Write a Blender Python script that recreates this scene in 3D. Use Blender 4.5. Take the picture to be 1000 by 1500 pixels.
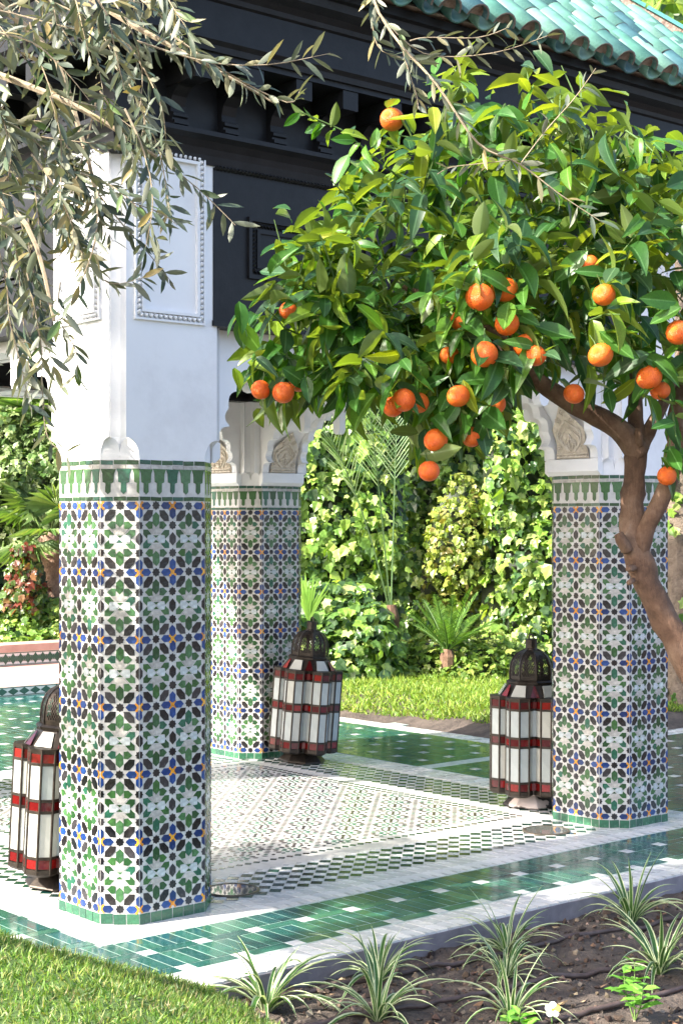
import bpy, math, random
import numpy as np
from mathutils import Vector, Matrix, noise

for o in list(bpy.data.objects):
    bpy.data.objects.remove(o)
scene = bpy.context.scene
C = scene.collection
R = math.radians
random.seed(11)
rng = np.random.default_rng(5)

# ------------------------------------------------------------------ camera
YAW = R(40.49)
CAM = Vector((-3.447, -5.306, 1.537))
RIGHT = Vector((math.cos(YAW), -math.sin(YAW), 0))
FWD = Vector((math.sin(YAW), math.cos(YAW), 0))
cam = bpy.data.cameras.new('camera')
cam.sensor_fit = 'VERTICAL'
cam.sensor_height = 36.0
cam.lens = 2291.7 * 36 / 1500
cam.shift_y = 16.1 / 1500
cam.clip_end = 400
cam_o = bpy.data.objects.new('camera', cam)
C.objects.link(cam_o)
cam_o.location = CAM
cam_o.rotation_euler = (R(90), 0, -YAW)
scene.camera = cam_o

# ------------------------------------------------------------------ sky and sun
SUN_EL = R(37)
SUN_AZ = R(-12)                       # heading of the light, measured from the +X axis
world = bpy.data.worlds.new('World')
scene.world = world
world.use_nodes = True
wn = world.node_tree.nodes
bg = wn['Background']
sky = wn.new('ShaderNodeTexSky')
sky.sky_type = 'NISHITA'
sky.sun_disc = False
sky.sun_elevation = SUN_EL
sx, sy = -math.cos(SUN_AZ), -math.sin(SUN_AZ)
sky.sun_rotation = math.atan2(sx, sy)
sky.air_density = 0.8
sky.dust_density = 3.2
sky.ozone_density = 0.3
world.node_tree.links.new(sky.outputs[0], bg.inputs[0])
bg.inputs[1].default_value = 0.15
sun = bpy.data.lights.new('sun', 'SUN')
sun.energy = 3.7
sun.angle = R(0.53)
sun.color = (1.0, 0.93, 0.82)
sun_o = bpy.data.objects.new('sun', sun)
C.objects.link(sun_o)
sun_o.location = (-12, 4, 12)
sun_o.rotation_euler = Vector((-sx * math.cos(SUN_EL), -sy * math.cos(SUN_EL), -math.sin(SUN_EL))).to_track_quat('-Z', 'Y').to_euler()
vs = scene.view_settings
vs.view_transform = 'Standard'
vs.look = 'None'
vs.gamma = 1.0
vs.use_curve_mapping = False
vs.exposure = 2.05

# ------------------------------------------------------------------ helpers
def at(px, py, dep):
    """a point at a distance along the view of the place (metres)"""
    return CAM + FWD * dep + RIGHT * ((px - 500) / 2291.7 * dep) + Vector((0, 0, (766.1 - py) / 2291.7 * dep))

class MB:
    def __init__(s):
        s.v = []; s.f = []; s.c = []
    def add(s, vs_, fs, col=(.8, .8, .8)):
        n = len(s.v)
        s.v.extend([tuple(p) for p in vs_])
        for f in fs:
            s.f.append(tuple(i + n for i in f))
            s.c.append(col)
        return s
    def box(s, x0, x1, y0, y1, z0, z1, col=(.8, .8, .8), M=None, bottom=True, bev=0.0):
        p = [(x0, y0, z0), (x1, y0, z0), (x1, y1, z0), (x0, y1, z0),
             (x0 + bev, y0 + bev, z1), (x1 - bev, y0 + bev, z1), (x1 - bev, y1 - bev, z1), (x0 + bev, y1 - bev, z1)]
        if M is not None:
            p = [M @ Vector(q) for q in p]
        f = [(4, 5, 6, 7), (0, 1, 5, 4), (1, 2, 6, 5), (2, 3, 7, 6), (3, 0, 4, 7)]
        if bottom: f.append((3, 2, 1, 0))
        return s.add(p, f, col)
    def tube(s, pts, rads, n=8, col=(.8, .8, .8), cap=True):
        pts = [Vector(p) for p in pts]
        base = len(s.v)
        prev = None
        m = len(pts)
        for i, p in enumerate(pts):
            t = (pts[min(i + 1, m - 1)] - pts[max(i - 1, 0)])
            if t.length < 1e-9: t = Vector((0, 0, 1))
            t.normalize()
            if prev is None:
                a = Vector((0, 0, 1)) if abs(t.z) < .9 else Vector((1, 0, 0))
                u = t.cross(a).normalized()
            else:
                u = (prev - t * prev.dot(t)).normalized()
            prev = u
            w = t.cross(u)
            r = rads[i] if hasattr(rads, '__len__') else rads
            for k in range(n):
                an = 2 * math.pi * k / n
                s.v.append(tuple(p + (u * math.cos(an) + w * math.sin(an)) * r))
        for i in range(m - 1):
            for k in range(n):
                a = base + i * n + k; b = base + i * n + (k + 1) % n
                s.f.append((a, b, b + n, a + n)); s.c.append(col)
        if cap:
            s.f.append(tuple(base + k for k in range(n))[::-1]); s.c.append(col)
            s.f.append(tuple(base + (m - 1) * n + k for k in range(n))); s.c.append(col)
        return s
    def lathe(s, prof, n=16, col=(.8, .8, .8), M=None, rot=0.0):
        base = len(s.v)
        for r, z in prof:
            for k in range(n):
                an = 2 * math.pi * k / n + rot
                p = Vector((r * math.cos(an), r * math.sin(an), z))
                if M is not None: p = M @ p
                s.v.append(tuple(p))
        for i in range(len(prof) - 1):
            for k in range(n):
                a = base + i * n + k; b = base + i * n + (k + 1) % n
                s.f.append((a, b, b + n, a + n)); s.c.append(col)
        s.f.append(tuple(base + k for k in range(n))[::-1]); s.c.append(col)
        s.f.append(tuple(base + (len(prof) - 1) * n + k for k in range(n))); s.c.append(col)
        return s
    def prism(s, poly, h0, h1, M, col, inset=0.0, back=False):
        """poly in local xy, extruded along local z"""
        n = len(poly)
        cx = sum(p[0] for p in poly) / n; cy = sum(p[1] for p in poly) / n
        vs_ = [M @ Vector((p[0], p[1], h0)) for p in poly]
        for p in poly:
            d = math.hypot(p[0] - cx, p[1] - cy) or 1
            k = 1 - inset / d
            vs_.append(M @ Vector((cx + (p[0] - cx) * k, cy + (p[1] - cy) * k, h1)))
        fs = [tuple(range(n, 2 * n))] + [(i, (i + 1) % n, n + (i + 1) % n, n + i) for i in range(n)]
        if back: fs.append(tuple(range(n))[::-1])
        return s.add(vs_, fs, col)
    def mesh(s, name, smooth=False):
        me = bpy.data.meshes.new(name)
        me.from_pydata(s.v, [], s.f)
        a = me.attributes.new('Col', 'FLOAT_COLOR', 'FACE')
        buf = np.ones((len(s.f), 4), dtype=np.float32)
        buf[:, :3] = np.array(s.c, dtype=np.float32).reshape(-1, 3)
        a.data.foreach_set('color', buf.ravel())
        if smooth:
            me.polygons.foreach_set('use_smooth', [True] * len(s.f))
        me.update()
        return me
    def obj(s, name, mat, parent=None, smooth=False, kind=None, origin=None):
        P = np.array(s.v)
        o_ = Vector(origin) if origin is not None else Vector(((P.min(0) + P.max(0)) / 2).tolist())
        s.v = (P - np.array(o_)).tolist()
        me = s.mesh(name, smooth)
        me.materials.append(mat)
        return put(name, me, o_, parent, kind=kind)

def put(name, me, loc, parent=None, rot=None, kind=None):
    """link an object at a world place (or a place in its parent's frame when the parent is turned)"""
    o = bpy.data.objects.new(name, me)
    C.objects.link(o)
    if rot is not None:
        o.rotation_mode = 'QUATERNION'
        o.rotation_quaternion = rot
    o.location = loc
    if parent is not None:
        o.parent = parent
        o.matrix_parent_inverse = Matrix.Translation(-world_loc(parent))
    if kind: o['kind'] = kind
    return o

def world_loc(o):
    if o.parent is None: return Vector(o.location)
    # parts keep world coordinates as their own location (parents are only translated)
    return Vector(o.location)

def tag(o, label, cat=None, group=None, kind=None):
    o['label'] = label
    if cat: o['category'] = cat
    if group: o['group'] = group
    if kind: o['kind'] = kind
    return o

def thing(name, label, cat, loc, group=None):
    o = bpy.data.objects.new(name, None)
    C.objects.link(o)
    o.location = loc
    o.empty_display_size = .1
    return tag(o, label, cat, group)

def jit(c, a=.12):
    k = 1 + random.uniform(-a, a)
    return tuple(max(0, x * k * (1 + random.uniform(-a, a) * .3)) for x in c)

# scatter one small template many times into one mesh
def scatter(name, tv, tf, pos, mats, cols, mat, parent=None, kind='stuff', origin=(0, 0, 0)):
    tv = np.array(tv); pos = np.array(pos); mats = np.array(mats)
    N, n = len(pos), len(tv)
    V = np.einsum('nij,kj->nki', mats, tv) + pos[:, None, :] - np.array(origin)
    V = V.reshape(-1, 3)
    F = []
    for f in tf:
        F.append(np.array(f)[None, :] + (np.arange(N) * n)[:, None])
    me = bpy.data.meshes.new(name)
    faces = []
    for i in range(N):
        for f in F: faces.append(f[i].tolist())
    me.from_pydata(V.tolist(), [], faces)
    a = me.attributes.new('Col', 'FLOAT_COLOR', 'FACE')
    cc = np.ones((N, len(tf), 4), dtype=np.float32)
    cc[:, :, :3] = np.array(cols, dtype=np.float32)[:, None, :]
    a.data.foreach_set('color', cc.ravel())
    me.materials.append(mat)
    me.update()
    return put(name, me, origin, parent, kind=kind)

def frame(d, up, roll=0.0):
    """3x3 with columns x=side, y=d (length), z=normal close to up"""
    d = Vector(d).normalized()
    s_ = d.cross(Vector(up))
    if s_.length < 1e-5: s_ = d.cross(Vector((1, 0, 0)))
    s_.normalize()
    n = s_.cross(d)
    if roll:
        q = Matrix.Rotation(roll, 3, d)
        s_ = q @ s_; n = q @ n
    return Matrix((s_, d, n)).transposed()

# ------------------------------------------------------------------ materials
def mat_new(name):
    m = bpy.data.materials.new(name)
    m.use_nodes = True
    nt = m.node_tree
    return m, nt, nt.nodes['Principled BSDF']

def L(nt, a, b): nt.links.new(a, b)

def tex_noise(nt, scale, detail=4, rough=.6, coord='Object'):
    tc = nt.nodes.new('ShaderNodeTexCoord')
    n = nt.nodes.new('ShaderNodeTexNoise')
    n.inputs['Scale'].default_value = scale
    n.inputs['Detail'].default_value = detail
    n.inputs['Roughness'].default_value = rough
    L(nt, tc.outputs[coord], n.inputs['Vector'])
    return n

def ramp(nt, fac, stops):
    r = nt.nodes.new('ShaderNodeValToRGB')
    e = r.color_ramp.elements
    e[0].position, e[0].color = stops[0][0], (*stops[0][1], 1)
    e[1].position, e[1].color = stops[-1][0], (*stops[-1][1], 1)
    for p, c in stops[1:-1]:
        k = e.new(p); k.color = (*c, 1)
    L(nt, fac, r.inputs[0])
    return r

def bump(nt, bsdf, height, strength, dist):
    b = nt.nodes.new('ShaderNodeBump')
    b.inputs['Strength'].default_value = strength
    b.inputs['Distance'].default_value = dist
    L(nt, height, b.inputs['Height'])
    L(nt, b.outputs[0], bsdf.inputs['Normal'])
    return b

def mixc(nt, fac, a, b, mode='MIX'):
    m = nt.nodes.new('ShaderNodeMix')
    m.data_type = 'RGBA'; m.blend_type = mode
    for i, x in ((6, a), (7, b)):
        if isinstance(x, (tuple, list)): m.inputs[i].default_value = (*x, 1)
        else: L(nt, x, m.inputs[i])
    if isinstance(fac, (int, float)): m.inputs[0].default_value = fac
    else: L(nt, fac, m.inputs[0])
    return m.outputs[2]

def m_attr(name, rough=.3, var=.25, vscale=30, bstr=.1, bscale=60, bdist=.002, coat=0.0, spec=.5, rough_var=.0, dirt=None):
    """colour comes from each face, with grain and wear on top"""
    m, nt, b = mat_new(name)
    a = nt.nodes.new('ShaderNodeAttribute'); a.attribute_name = 'Col'
    n = tex_noise(nt, vscale, 5)
    r = ramp(nt, n.outputs[0], [(.25, (1 - var,) * 3), (.75, (1 + var * .5,) * 3)])
    c = mixc(nt, 1.0, a.outputs['Color'], r.outputs[0], 'MULTIPLY')
    if dirt:
        n3 = tex_noise(nt, dirt[1], 6, .7)
        r3 = ramp(nt, n3.outputs[0], [(dirt[2], (0, 0, 0)), (dirt[2] + .12, (1, 1, 1))])
        c = mixc(nt, r3.outputs[0], c, dirt[0])
    L(nt, c, b.inputs['Base Color'])
    b.inputs['Roughness'].default_value = rough
    if rough_var:
        n4 = tex_noise(nt, 9, 5, .65)
        mr = nt.nodes.new('ShaderNodeMapRange')
        mr.inputs[1].default_value = .35; mr.inputs[2].default_value = .7
        mr.inputs[3].default_value = rough; mr.inputs[4].default_value = rough + rough_var
        L(nt, n4.outputs[0], mr.inputs[0]); L(nt, mr.outputs[0], b.inputs['Roughness'])
    b.inputs['Specular IOR Level'].default_value = spec
    b.inputs['Coat Weight'].default_value = coat
    b.inputs['Coat Roughness'].default_value = .05
    if bstr:
        n2 = tex_noise(nt, bscale, 3)
        bump(nt, b, n2.outputs[0], bstr, bdist)
    return m

def m_plain(name, c0, c1, scale=8, rough=.6, bstr=.2, bscale=40, bdist=.004, metal=0.0, detail=5, spec=.5):
    m, nt, b = mat_new(name)
    n = tex_noise(nt, scale, detail)
    r = ramp(nt, n.outputs[0], [(.3, c0), (.7, c1)])
    L(nt, r.outputs[0], b.inputs['Base Color'])
    b.inputs['Roughness'].default_value = rough
    b.inputs['Metallic'].default_value = metal
    b.inputs['Specular IOR Level'].default_value = spec
    if bstr:
        n2 = tex_noise(nt, bscale, 5, .65)
        bump(nt, b, n2.outputs[0], bstr, bdist)
    return m

def m_leaf(name, trans=.35, rough=.35, under=None, tint=(1.25, 1.3, .5), spec=.5, vein=0.0):
    m, nt, b = mat_new(name)
    a = nt.nodes.new('ShaderNodeAttribute'); a.attribute_name = 'Col'
    col = a.outputs['Color']
    n = tex_noise(nt, 25, 3)
    r = ramp(nt, n.outputs[0], [(.3, (.82, .82, .82)), (.7, (1.15, 1.15, 1.1))])
    col = mixc(nt, 1.0, col, r.outputs[0], 'MULTIPLY')
    if under is not None:
        g = nt.nodes.new('ShaderNodeNewGeometry')
        col2 = mixc(nt, .6, col, under)
        col = mixc(nt, g.outputs['Backfacing'], col, col2)
    L(nt, col, b.inputs['Base Color'])
    b.inputs['Roughness'].default_value = rough
    b.inputs['Specular IOR Level'].default_value = spec
    t = nt.nodes.new('ShaderNodeBsdfTranslucent')
    tc = mixc(nt, 1.0, col, tint, 'MULTIPLY')
    L(nt, tc, t.inputs['Color'])
    mx = nt.nodes.new('ShaderNodeMixShader')
    mx.inputs[0].default_value = trans
    L(nt, b.outputs[0], mx.inputs[1]); L(nt, t.outputs[0], mx.inputs[2])
    L(nt, mx.outputs[0], nt.nodes['Material Output'].inputs['Surface'])
    return m

GLAZE = m_attr('glazed_tile', .14, .38, 55, .35, 60, .002, rough_var=.22, dirt=((.55, .5, .42), 55, .70))
FLOOR = m_attr('glazed_floor_tile', .06, .3, 30, .22, 18, .0022, rough_var=.16)
FLOORW = m_attr('white_floor_tile', .17, .2, 14, .25, 25, .002, rough_var=.25)
GROUT = m_plain('white_glazed_ground', (.42, .41, .39), (.57, .56, .54), 30, .3, .2, 60, .002)
JOINT = m_plain('pale_joint', (.24, .32, .28), (.42, .48, .43), 25, .6, .2)
PLASTER, nt, b = mat_new('white_plaster')
n = tex_noise(nt, 2.2, 6, .65)
r = ramp(nt, n.outputs[0], [(.30, (.66, .655, .66)), (.48, (.77, .77, .775)), (.75, (.81, .81, .81))])
L(nt, r.outputs[0], b.inputs['Base Color'])
b.inputs['Roughness'].default_value = .7
n2 = tex_noise(nt, 14, 8, .7)
bump(nt, b, n2.outputs[0], .35, .006)
STUCCO = m_plain('carved_stucco', (.50, .43, .34), (.72, .65, .55), 60, .85, .5, 160, .004)
BLACKWOOD = m_plain('black_painted_wood', (.006, .0063, .0075), (.0125, .013, .015), 12, .5, .25, 70, .003, spec=.28)
ROOFTILE = m_attr('glazed_roof_tile', .22, .35, 16, .3, 20, .004, rough_var=.25, dirt=((.10, .13, .12), 14, .66))
MORTAR = m_plain('roof_mortar', (.20, .13, .10), (.42, .34, .29), 22, .95, .9, 45, .012)
IRON = m_plain('dark_lantern_iron', (.018, .014, .011), (.055, .042, .032), 30, .45, .3, 90, .002, metal=.55)
PANE = m_attr('lantern_glass', .14, .15, 12, .12, 30, .002)
CONCRETE = m_plain('grey_kerb_concrete', (.13, .12, .14), (.27, .25, .27), 7, .85, .5, 50, .006)

# ------------------------------------------------------------------ ground
L1, L2 = 2.917, 3.024
W = .152; FH = W; H = FH + W / math.sqrt(2)      # column: half face, half width
ZT = 1.779                                        # top of the tiled shafts
SOIL = m_plain('garden_soil', (.038, .028, .023), (.125, .098, .080), 9, .95, .9, 35, .03)
mb = MB()
mb.add([(-90, -90, -.16), (110, -90, -.16), (110, 110, -.16), (-90, 110, -.16)], [(0, 1, 2, 3)])
tag(mb.obj('ground', SOIL), 'brown garden earth stretching away under the planting', kind='structure')

# ------------------------------------------------------------------ courtyard floor
P4 = .2425                                        # repeat of the green paving
GREENS = [(.020, .095, .074), (.028, .120, .090), (.015, .074, .064), (.032, .130, .088), (.018, .088, .082)]
WHITES = [(.58, .58, .575), (.66, .655, .64), (.52, .53, .535)]

mb = MB()                                          # bed of the paving: pale joints show between tiles
def slab(x0, x1, y0, y1): mb.box(x0, x1, y0, y1, -.15, -.0012)
slab(-.89, 9.4, -.89, -.41); slab(-.89, -.41, -.41, 7.15); slab(-.41, 9.4, L2 + .41 - .0, 3.6)
slab(L1 + .41, 9.4, -.41, 1.93); slab(L1 + .41, 4.6, 1.93, L2 + .41); slab(-.41, 4.6, 3.6, 7.15)
floor = mb.obj('green_tile_floor', JOINT)
tag(floor, 'glossy green tiled paving dotted with white squares around the pavilion', kind='structure')

tile_meshes = {}
def rect_tile(nm, w, h, col, mat, key):
    k = (nm, round(w, 4), round(h, 4), key)
    if k not in tile_meshes:
        m_ = MB(); m_.box(-w / 2, w / 2, -h / 2, h / 2, -.012, 0, col, bottom=False, bev=.0012)
        me = m_.mesh(nm); me.materials.append(mat)
        tile_meshes[k] = me
    return tile_meshes[k]

def floor_tile(mbs, single, parent, nm, x0, x1, y0, y1, cols, mat, z=0.0, gap=.0022):
    x0 += gap; x1 -= gap; y0 += gap; y1 -= gap
    if x1 - x0 < .012 or y1 - y0 < .012: return
    i = random.randrange(len(cols))
    z += random.uniform(-.0004, .0006)
    if single:
        q = Matrix.Rotation(random.gauss(0, .003), 3, 'X') @ Matrix.Rotation(random.gauss(0, .003), 3, 'Y')
        put(nm, rect_tile(nm, x1 - x0, y1 - y0, cols[i], mat, i), ((x0 + x1) / 2, (y0 + y1) / 2, z), parent, rot=q.to_quaternion())
    else:
        M_ = Matrix.Translation(((x0 + x1) / 2, (y0 + y1) / 2, z)) @ Matrix.Rotation(random.gauss(0, .003), 4, 'X') @ Matrix.Rotation(random.gauss(0, .003), 4, 'Y')
        w = x1 - x0; h = y1 - y0
        mbs.box(-w / 2, w / 2, -h / 2, h / 2, -.012, 0, jit(cols[i], .1), M=M_, bottom=False, bev=.0012)

# regions of green paving (clip rectangles)
regs = [(-.88, 9.3, -.88, -.42), (-.88, -.42, -.42, 7.14), (-.42, 4.42, L2 + .42, 7.14), (L1 + .42, 4.42, 1.9, L2 + .42), (L1 + .42, 9.3, -.42, 1.78)]
u = P4 / 4
far = MB()
n_single = 0
for ri, (rx0, rx1, ry0, ry1) in enumerate(regs):
    ix0 = math.floor((rx0 - .872) / P4) - 1; ix1 = math.ceil((rx1 - .872) / P4) + 1
    iy0 = math.floor((ry0 + .6) / P4) - 1; iy1 = math.ceil((ry1 + .6) / P4) + 1
    for ix in range(ix0, ix1):
        for iy in range(iy0, iy1):
            bx, by = .872 - u / 2 + ix * P4, -.597 - u / 2 + iy * P4
            pcs = [(0, 1, 0, 1, True), (1, 4, 0, 1, False)] + [(k, k + 1, 1, 4, False) for k in range(4)]
            for (a, b_, c_, d_, wh) in pcs:
                x0, x1 = max(bx + a * u, rx0), min(bx + b_ * u, rx1)
                y0, y1 = max(by + c_ * u, ry0), min(by + d_ * u, ry1)
                if x1 - x0 < .015 or y1 - y0 < .015: continue
                single = ri == 0 and -.55 < x0 < 3.0 and n_single < 300
                n_single += single
                nm = 'white_square_tile' if wh else 'green_tile'
                floor_tile(far, single, floor, nm, x0, x1, y0, y1, WHITES if wh else GREENS, FLOOR, gap=.0017)
far.obj('far_paving_tiles', FLOOR, floor, kind='stuff')

# white edging of the paving towards the beds: soldier courses
mb = MB()
x = -.9
while x < 9.2:
    floor_tile(mb, -.45 < x < 3.0, floor, 'edging_tile', x, x + .062, -1.06, -.88, WHITES, FLOORW, gap=.0013); x += .062
y = -.88
while y < 7:
    floor_tile(mb, False, floor, 'edging_tile', -1.06, -.88, y, y + .062, WHITES, FLOORW, gap=.0013); y += .062
y = 1.93
while y < 7.1:
    floor_tile(mb, False, floor, 'edging_tile', 4.42, 4.6, y, y + .062, WHITES, FLOORW, gap=.0013); y += .062
x = 4.6
while x < 9.2:
    floor_tile(mb, False, floor, 'edging_tile', x, x + .062, 1.78, 1.96, WHITES, FLOORW, gap=.0013); x += .062
mb.obj('far_edging_tiles', FLOORW, floor, kind='stuff')

mb = MB()
mb.box(-1.065, 9.4, -1.065, -.885, -.16, -.007)
mb.box(-1.065, -.885, -.885, 7.1, -.16, -.007)
kerb = mb.obj('kerb', CONCRETE); tag(kerb, 'grey concrete kerb edging the paving above the soil bed', kind='structure')

# ------------------------------------------------------------------ pavilion floor
mb = MB()
mb.box(-.41, L1 + .41, -.41, L2 + .41, -.15, -.0014)
pfloor = mb.obj('pavilion_floor', GROUT)
tag(pfloor, 'pavilion floor of white and dark mosaic ringed by green and white checks', kind='structure')
OUT, IN, CH = .41, .19, .072                       # white border, then six rows of checks
def in_col(x, y):
    for cx in (0, L1):
        for cy in (0, L2):
            if abs(x - cx) < .255 and abs(y - cy) < .255 and abs(x - cx) + abs(y - cy) < .40: return True
    return False
mb = MB(); nb = 0
# white border: soldier courses on the four sides
n = round((L1 + 2 * OUT) / .062)
for k in range(n):
    x0 = -OUT + k * (L1 + 2 * OUT) / n; x1 = -OUT + (k + 1) * (L1 + 2 * OUT) / n
    floor_tile(mb, -.3 < x0 < 3.1, pfloor, 'border_tile', x0, x1, -OUT, -IN, WHITES, FLOORW, gap=.0013)
    floor_tile(mb, False, pfloor, 'border_tile', x0, x1, L2 + IN, L2 + OUT, WHITES, FLOORW, gap=.0013)
n = round((L2 + 2 * IN) / .062)
for k in range(n):
    y0 = -IN + k * (L2 + 2 * IN) / n; y1 = -IN + (k + 1) * (L2 + 2 * IN) / n
    floor_tile(mb, False, pfloor, 'border_tile', -OUT, -IN, y0, y1, WHITES, FLOORW, gap=.0013)
    floor_tile(mb, False, pfloor, 'border_tile', L1 + IN, L1 + OUT, y0, y1, WHITES, FLOORW, gap=.0013)
mb.obj('far_border_tiles', FLOORW, pfloor, kind='stuff')
# checks, laid on the diagonal
mb = MB()
DG = [(.010, .048, .034), (.014, .062, .042), (.008, .038, .032)]
cxs = cys = CH
e0 = -IN + .43; f0 = e0
SQ = .0525; R2 = math.sqrt(.5)
def dcheck(px_, py_, gr, single, sz=SQ, cols=None):
    cols = cols or (DG if gr else WHITES)
    i = random.randrange(len(cols))
    w = sz - .0026
    M_ = Matrix.Rotation(math.pi / 4 + random.gauss(0, .01), 3, 'Z') @ Matrix.Rotation(random.gauss(0, .004), 3, 'X')
    if single:
        put('green_check_tile' if gr else 'white_check_tile', rect_tile('check_tile', w, w, cols[i], FLOOR if gr else FLOORW, (gr, i)), (px_, py_, random.uniform(-.0004, .0006)), pfloor, rot=M_.to_quaternion())
    else:
        mb.box(-w / 2, w / 2, -w / 2, w / 2, -.012, 0, jit(cols[i], .1), M=Matrix.Translation((px_, py_, 0)) @ M_.to_4x4(), bottom=False, bev=.0012)
lat = []
for i in range(-100, 100):
    for j in range(-10, 110):
        x, y = (i + j) * SQ * R2, (j - i) * SQ * R2
        dO = min(x + IN, L1 + IN - x, y + IN, L2 + IN - y)
        dI = max(e0 - x, x - (L1 - e0), f0 - y, y - (L2 - f0))
        if dO < .034 or dI < .030 or in_col(x, y): continue
        lat.append((y < .25 and .28 < x < 2.75, x, y, (i + j) % 2 == 0))
lat.sort(key=lambda q: (not q[0], q[1]))
for k, (fr, x, y, gr) in enumerate(lat): dcheck(x, y, gr, fr and k < 300)
# a narrow band of small checks edges the star mosaic
g2 = .034
for i in range(-140, 140):
    for j in range(-10, 150):
        x, y = (i + j) * g2 * R2, (j - i) * g2 * R2
        dO = min(x - e0 - .055, L1 - e0 - .055 - x, y - f0 - .055, L2 - f0 - .055 - y)
        if .024 < dO < .075 and (i + j) % 2 == 0: dcheck(x, y, True, False, g2, [(.03, .08, .05), (.05, .045, .04), (.025, .06, .05)])
mb.obj('far_check_tiles', FLOOR, pfloor, kind='stuff')
mb = MB()
# star mosaic, also on the diagonal
bx0, bx1, by0, by1 = e0 + .15, L1 - e0 - .15, f0 + .15, L2 - f0 - .15
BLK = [(.040, .034, .032), (.060, .048, .042), (.03, .03, .03)]
MG = [(.03, .13, .085), (.045, .17, .11)]
I4 = Matrix.Identity(4)
def loz(cx, cy, an, r0, r1, w, cols):
    an += math.pi / 4
    c_, s_ = math.cos(an), math.sin(an)
    pts = []
    for (a, b_) in ((r0, 0), (r0 * .7 + r1 * .3, w), (r0 * .3 + r1 * .7, w), (r1, 0), (r0 * .3 + r1 * .7, -w), (r0 * .7 + r1 * .3, -w)):
        pts.append((cx + a * c_ - b_ * s_, cy + a * s_ + b_ * c_))
    if all(bx0 < p[0] < bx1 and by0 < p[1] < by1 for p in pts): mb.prism(pts, -.008, -.0002 + random.uniform(-.0004, .0004), I4, jit(random.choice(cols)), .0006)
def star(cx, cy, r, cols, n=8):
    pts = []
    for k in range(2 * n):
        rr = r if k % 2 == 0 else r * .74
        pts.append((cx + rr * math.cos(math.pi * k / n), cy + rr * math.sin(math.pi * k / n)))
    if bx0 < cx < bx1 and by0 < cy < by1: mb.prism(pts, -.008, -.0002, I4, jit(random.choice(cols)), .0006)
q = .216
ccx, ccy = L1 / 2, L2 / 2
for i in range(-9, 10):
    for j in range(-9, 10):
        cx, cy = ccx + (i + j) * q * R2, ccy + (j - i) * q * R2
        mx, my = cx + q * R2, cy
        if not (bx0 - .2 < cx < bx1 + .2 and by0 - .2 < cy < by1 + .2): continue
        star(mx, my, .014, BLK)
        for k in range(8): loz(mx, my, k * math.pi / 4 + math.pi / 8, .022, .052, .0100, MG)
        for k in range(8): loz(mx, my, k * math.pi / 4, .056, .094, .0108, BLK)
        for k in range(8): loz(mx, my, (k + .5) * math.pi / 4, .062, .092, .0092, MG if k % 2 else BLK)
        for k in range(2):
            an = k * math.pi / 2
            for rr in (.036, .072, .108, .144, .180):
                px_, py_ = cx + math.cos(an + math.pi / 4) * rr, cy + math.sin(an + math.pi / 4) * rr
                loz(px_, py_, an + math.pi / 2, -.0165, .0165, .0085, BLK)
        star(cx, cy, .012, MG)
mb.obj('star_mosaic', FLOOR, pfloor, kind='stuff')

# ------------------------------------------------------------------ pavilion
PAV = thing('pavilion', 'open garden pavilion with mosaic tiled columns, black wood frieze and green tiled roof', 'pavilion', (L1 / 2, L2 / 2, 0))
COLS = {'green': [(.030, .095, .028), (.044, .125, .036), (.022, .070, .024), (.024, .110, .066), (.036, .100, .040), (.060, .150, .060)],
        'black': [(.016, .014, .015), (.026, .023, .023), (.011, .011, .013), (.040, .037, .040)],
        'blue': [(.012, .042, .17), (.018, .060, .22), (.010, .030, .12)],
        'yellow': [(.72, .30, .022), (.64, .25, .025), (.76, .36, .035)],
        'white': [(.52, .56, .56), (.46, .51, .52)], 'cream': [(.42, .40, .37), (.48, .455, .42)],
        'skirt': [(.025, .115, .060), (.035, .135, .070), (.022, .095, .055)],
        'strip': [(.020, .060, .022), (.030, .085, .032), (.022, .090, .062)]}
K = W / 723; KV = .2574 / 1235
ROWS = 6; Z0 = 1.604
def star_poly(r=80, n=8):
    return [((r if k % 2 == 0 else r * .76) * math.cos(math.pi * k / n), (r if k % 2 == 0 else r * .76) * math.sin(math.pi * k / n)) for k in range(2 * n)]
def flower_poly():
    q = [(24, -40), (32, -78), (56, -88), (78, -78), (84, -52), (42, -24)]
    out = []
    for k in range(4):
        for (a, b_) in q:
            for _ in range(k): a, b_ = -b_, a
            out.append((a, b_))
    return out
ARM = [(80, -62), (190, -66), (250, 0), (190, 66), (80, 62), (48, 18), (48, -18)]
def rot90(p, k):
    for _ in range(k): p = [(-b_, a) for a, b_ in p]
    return p
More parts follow.
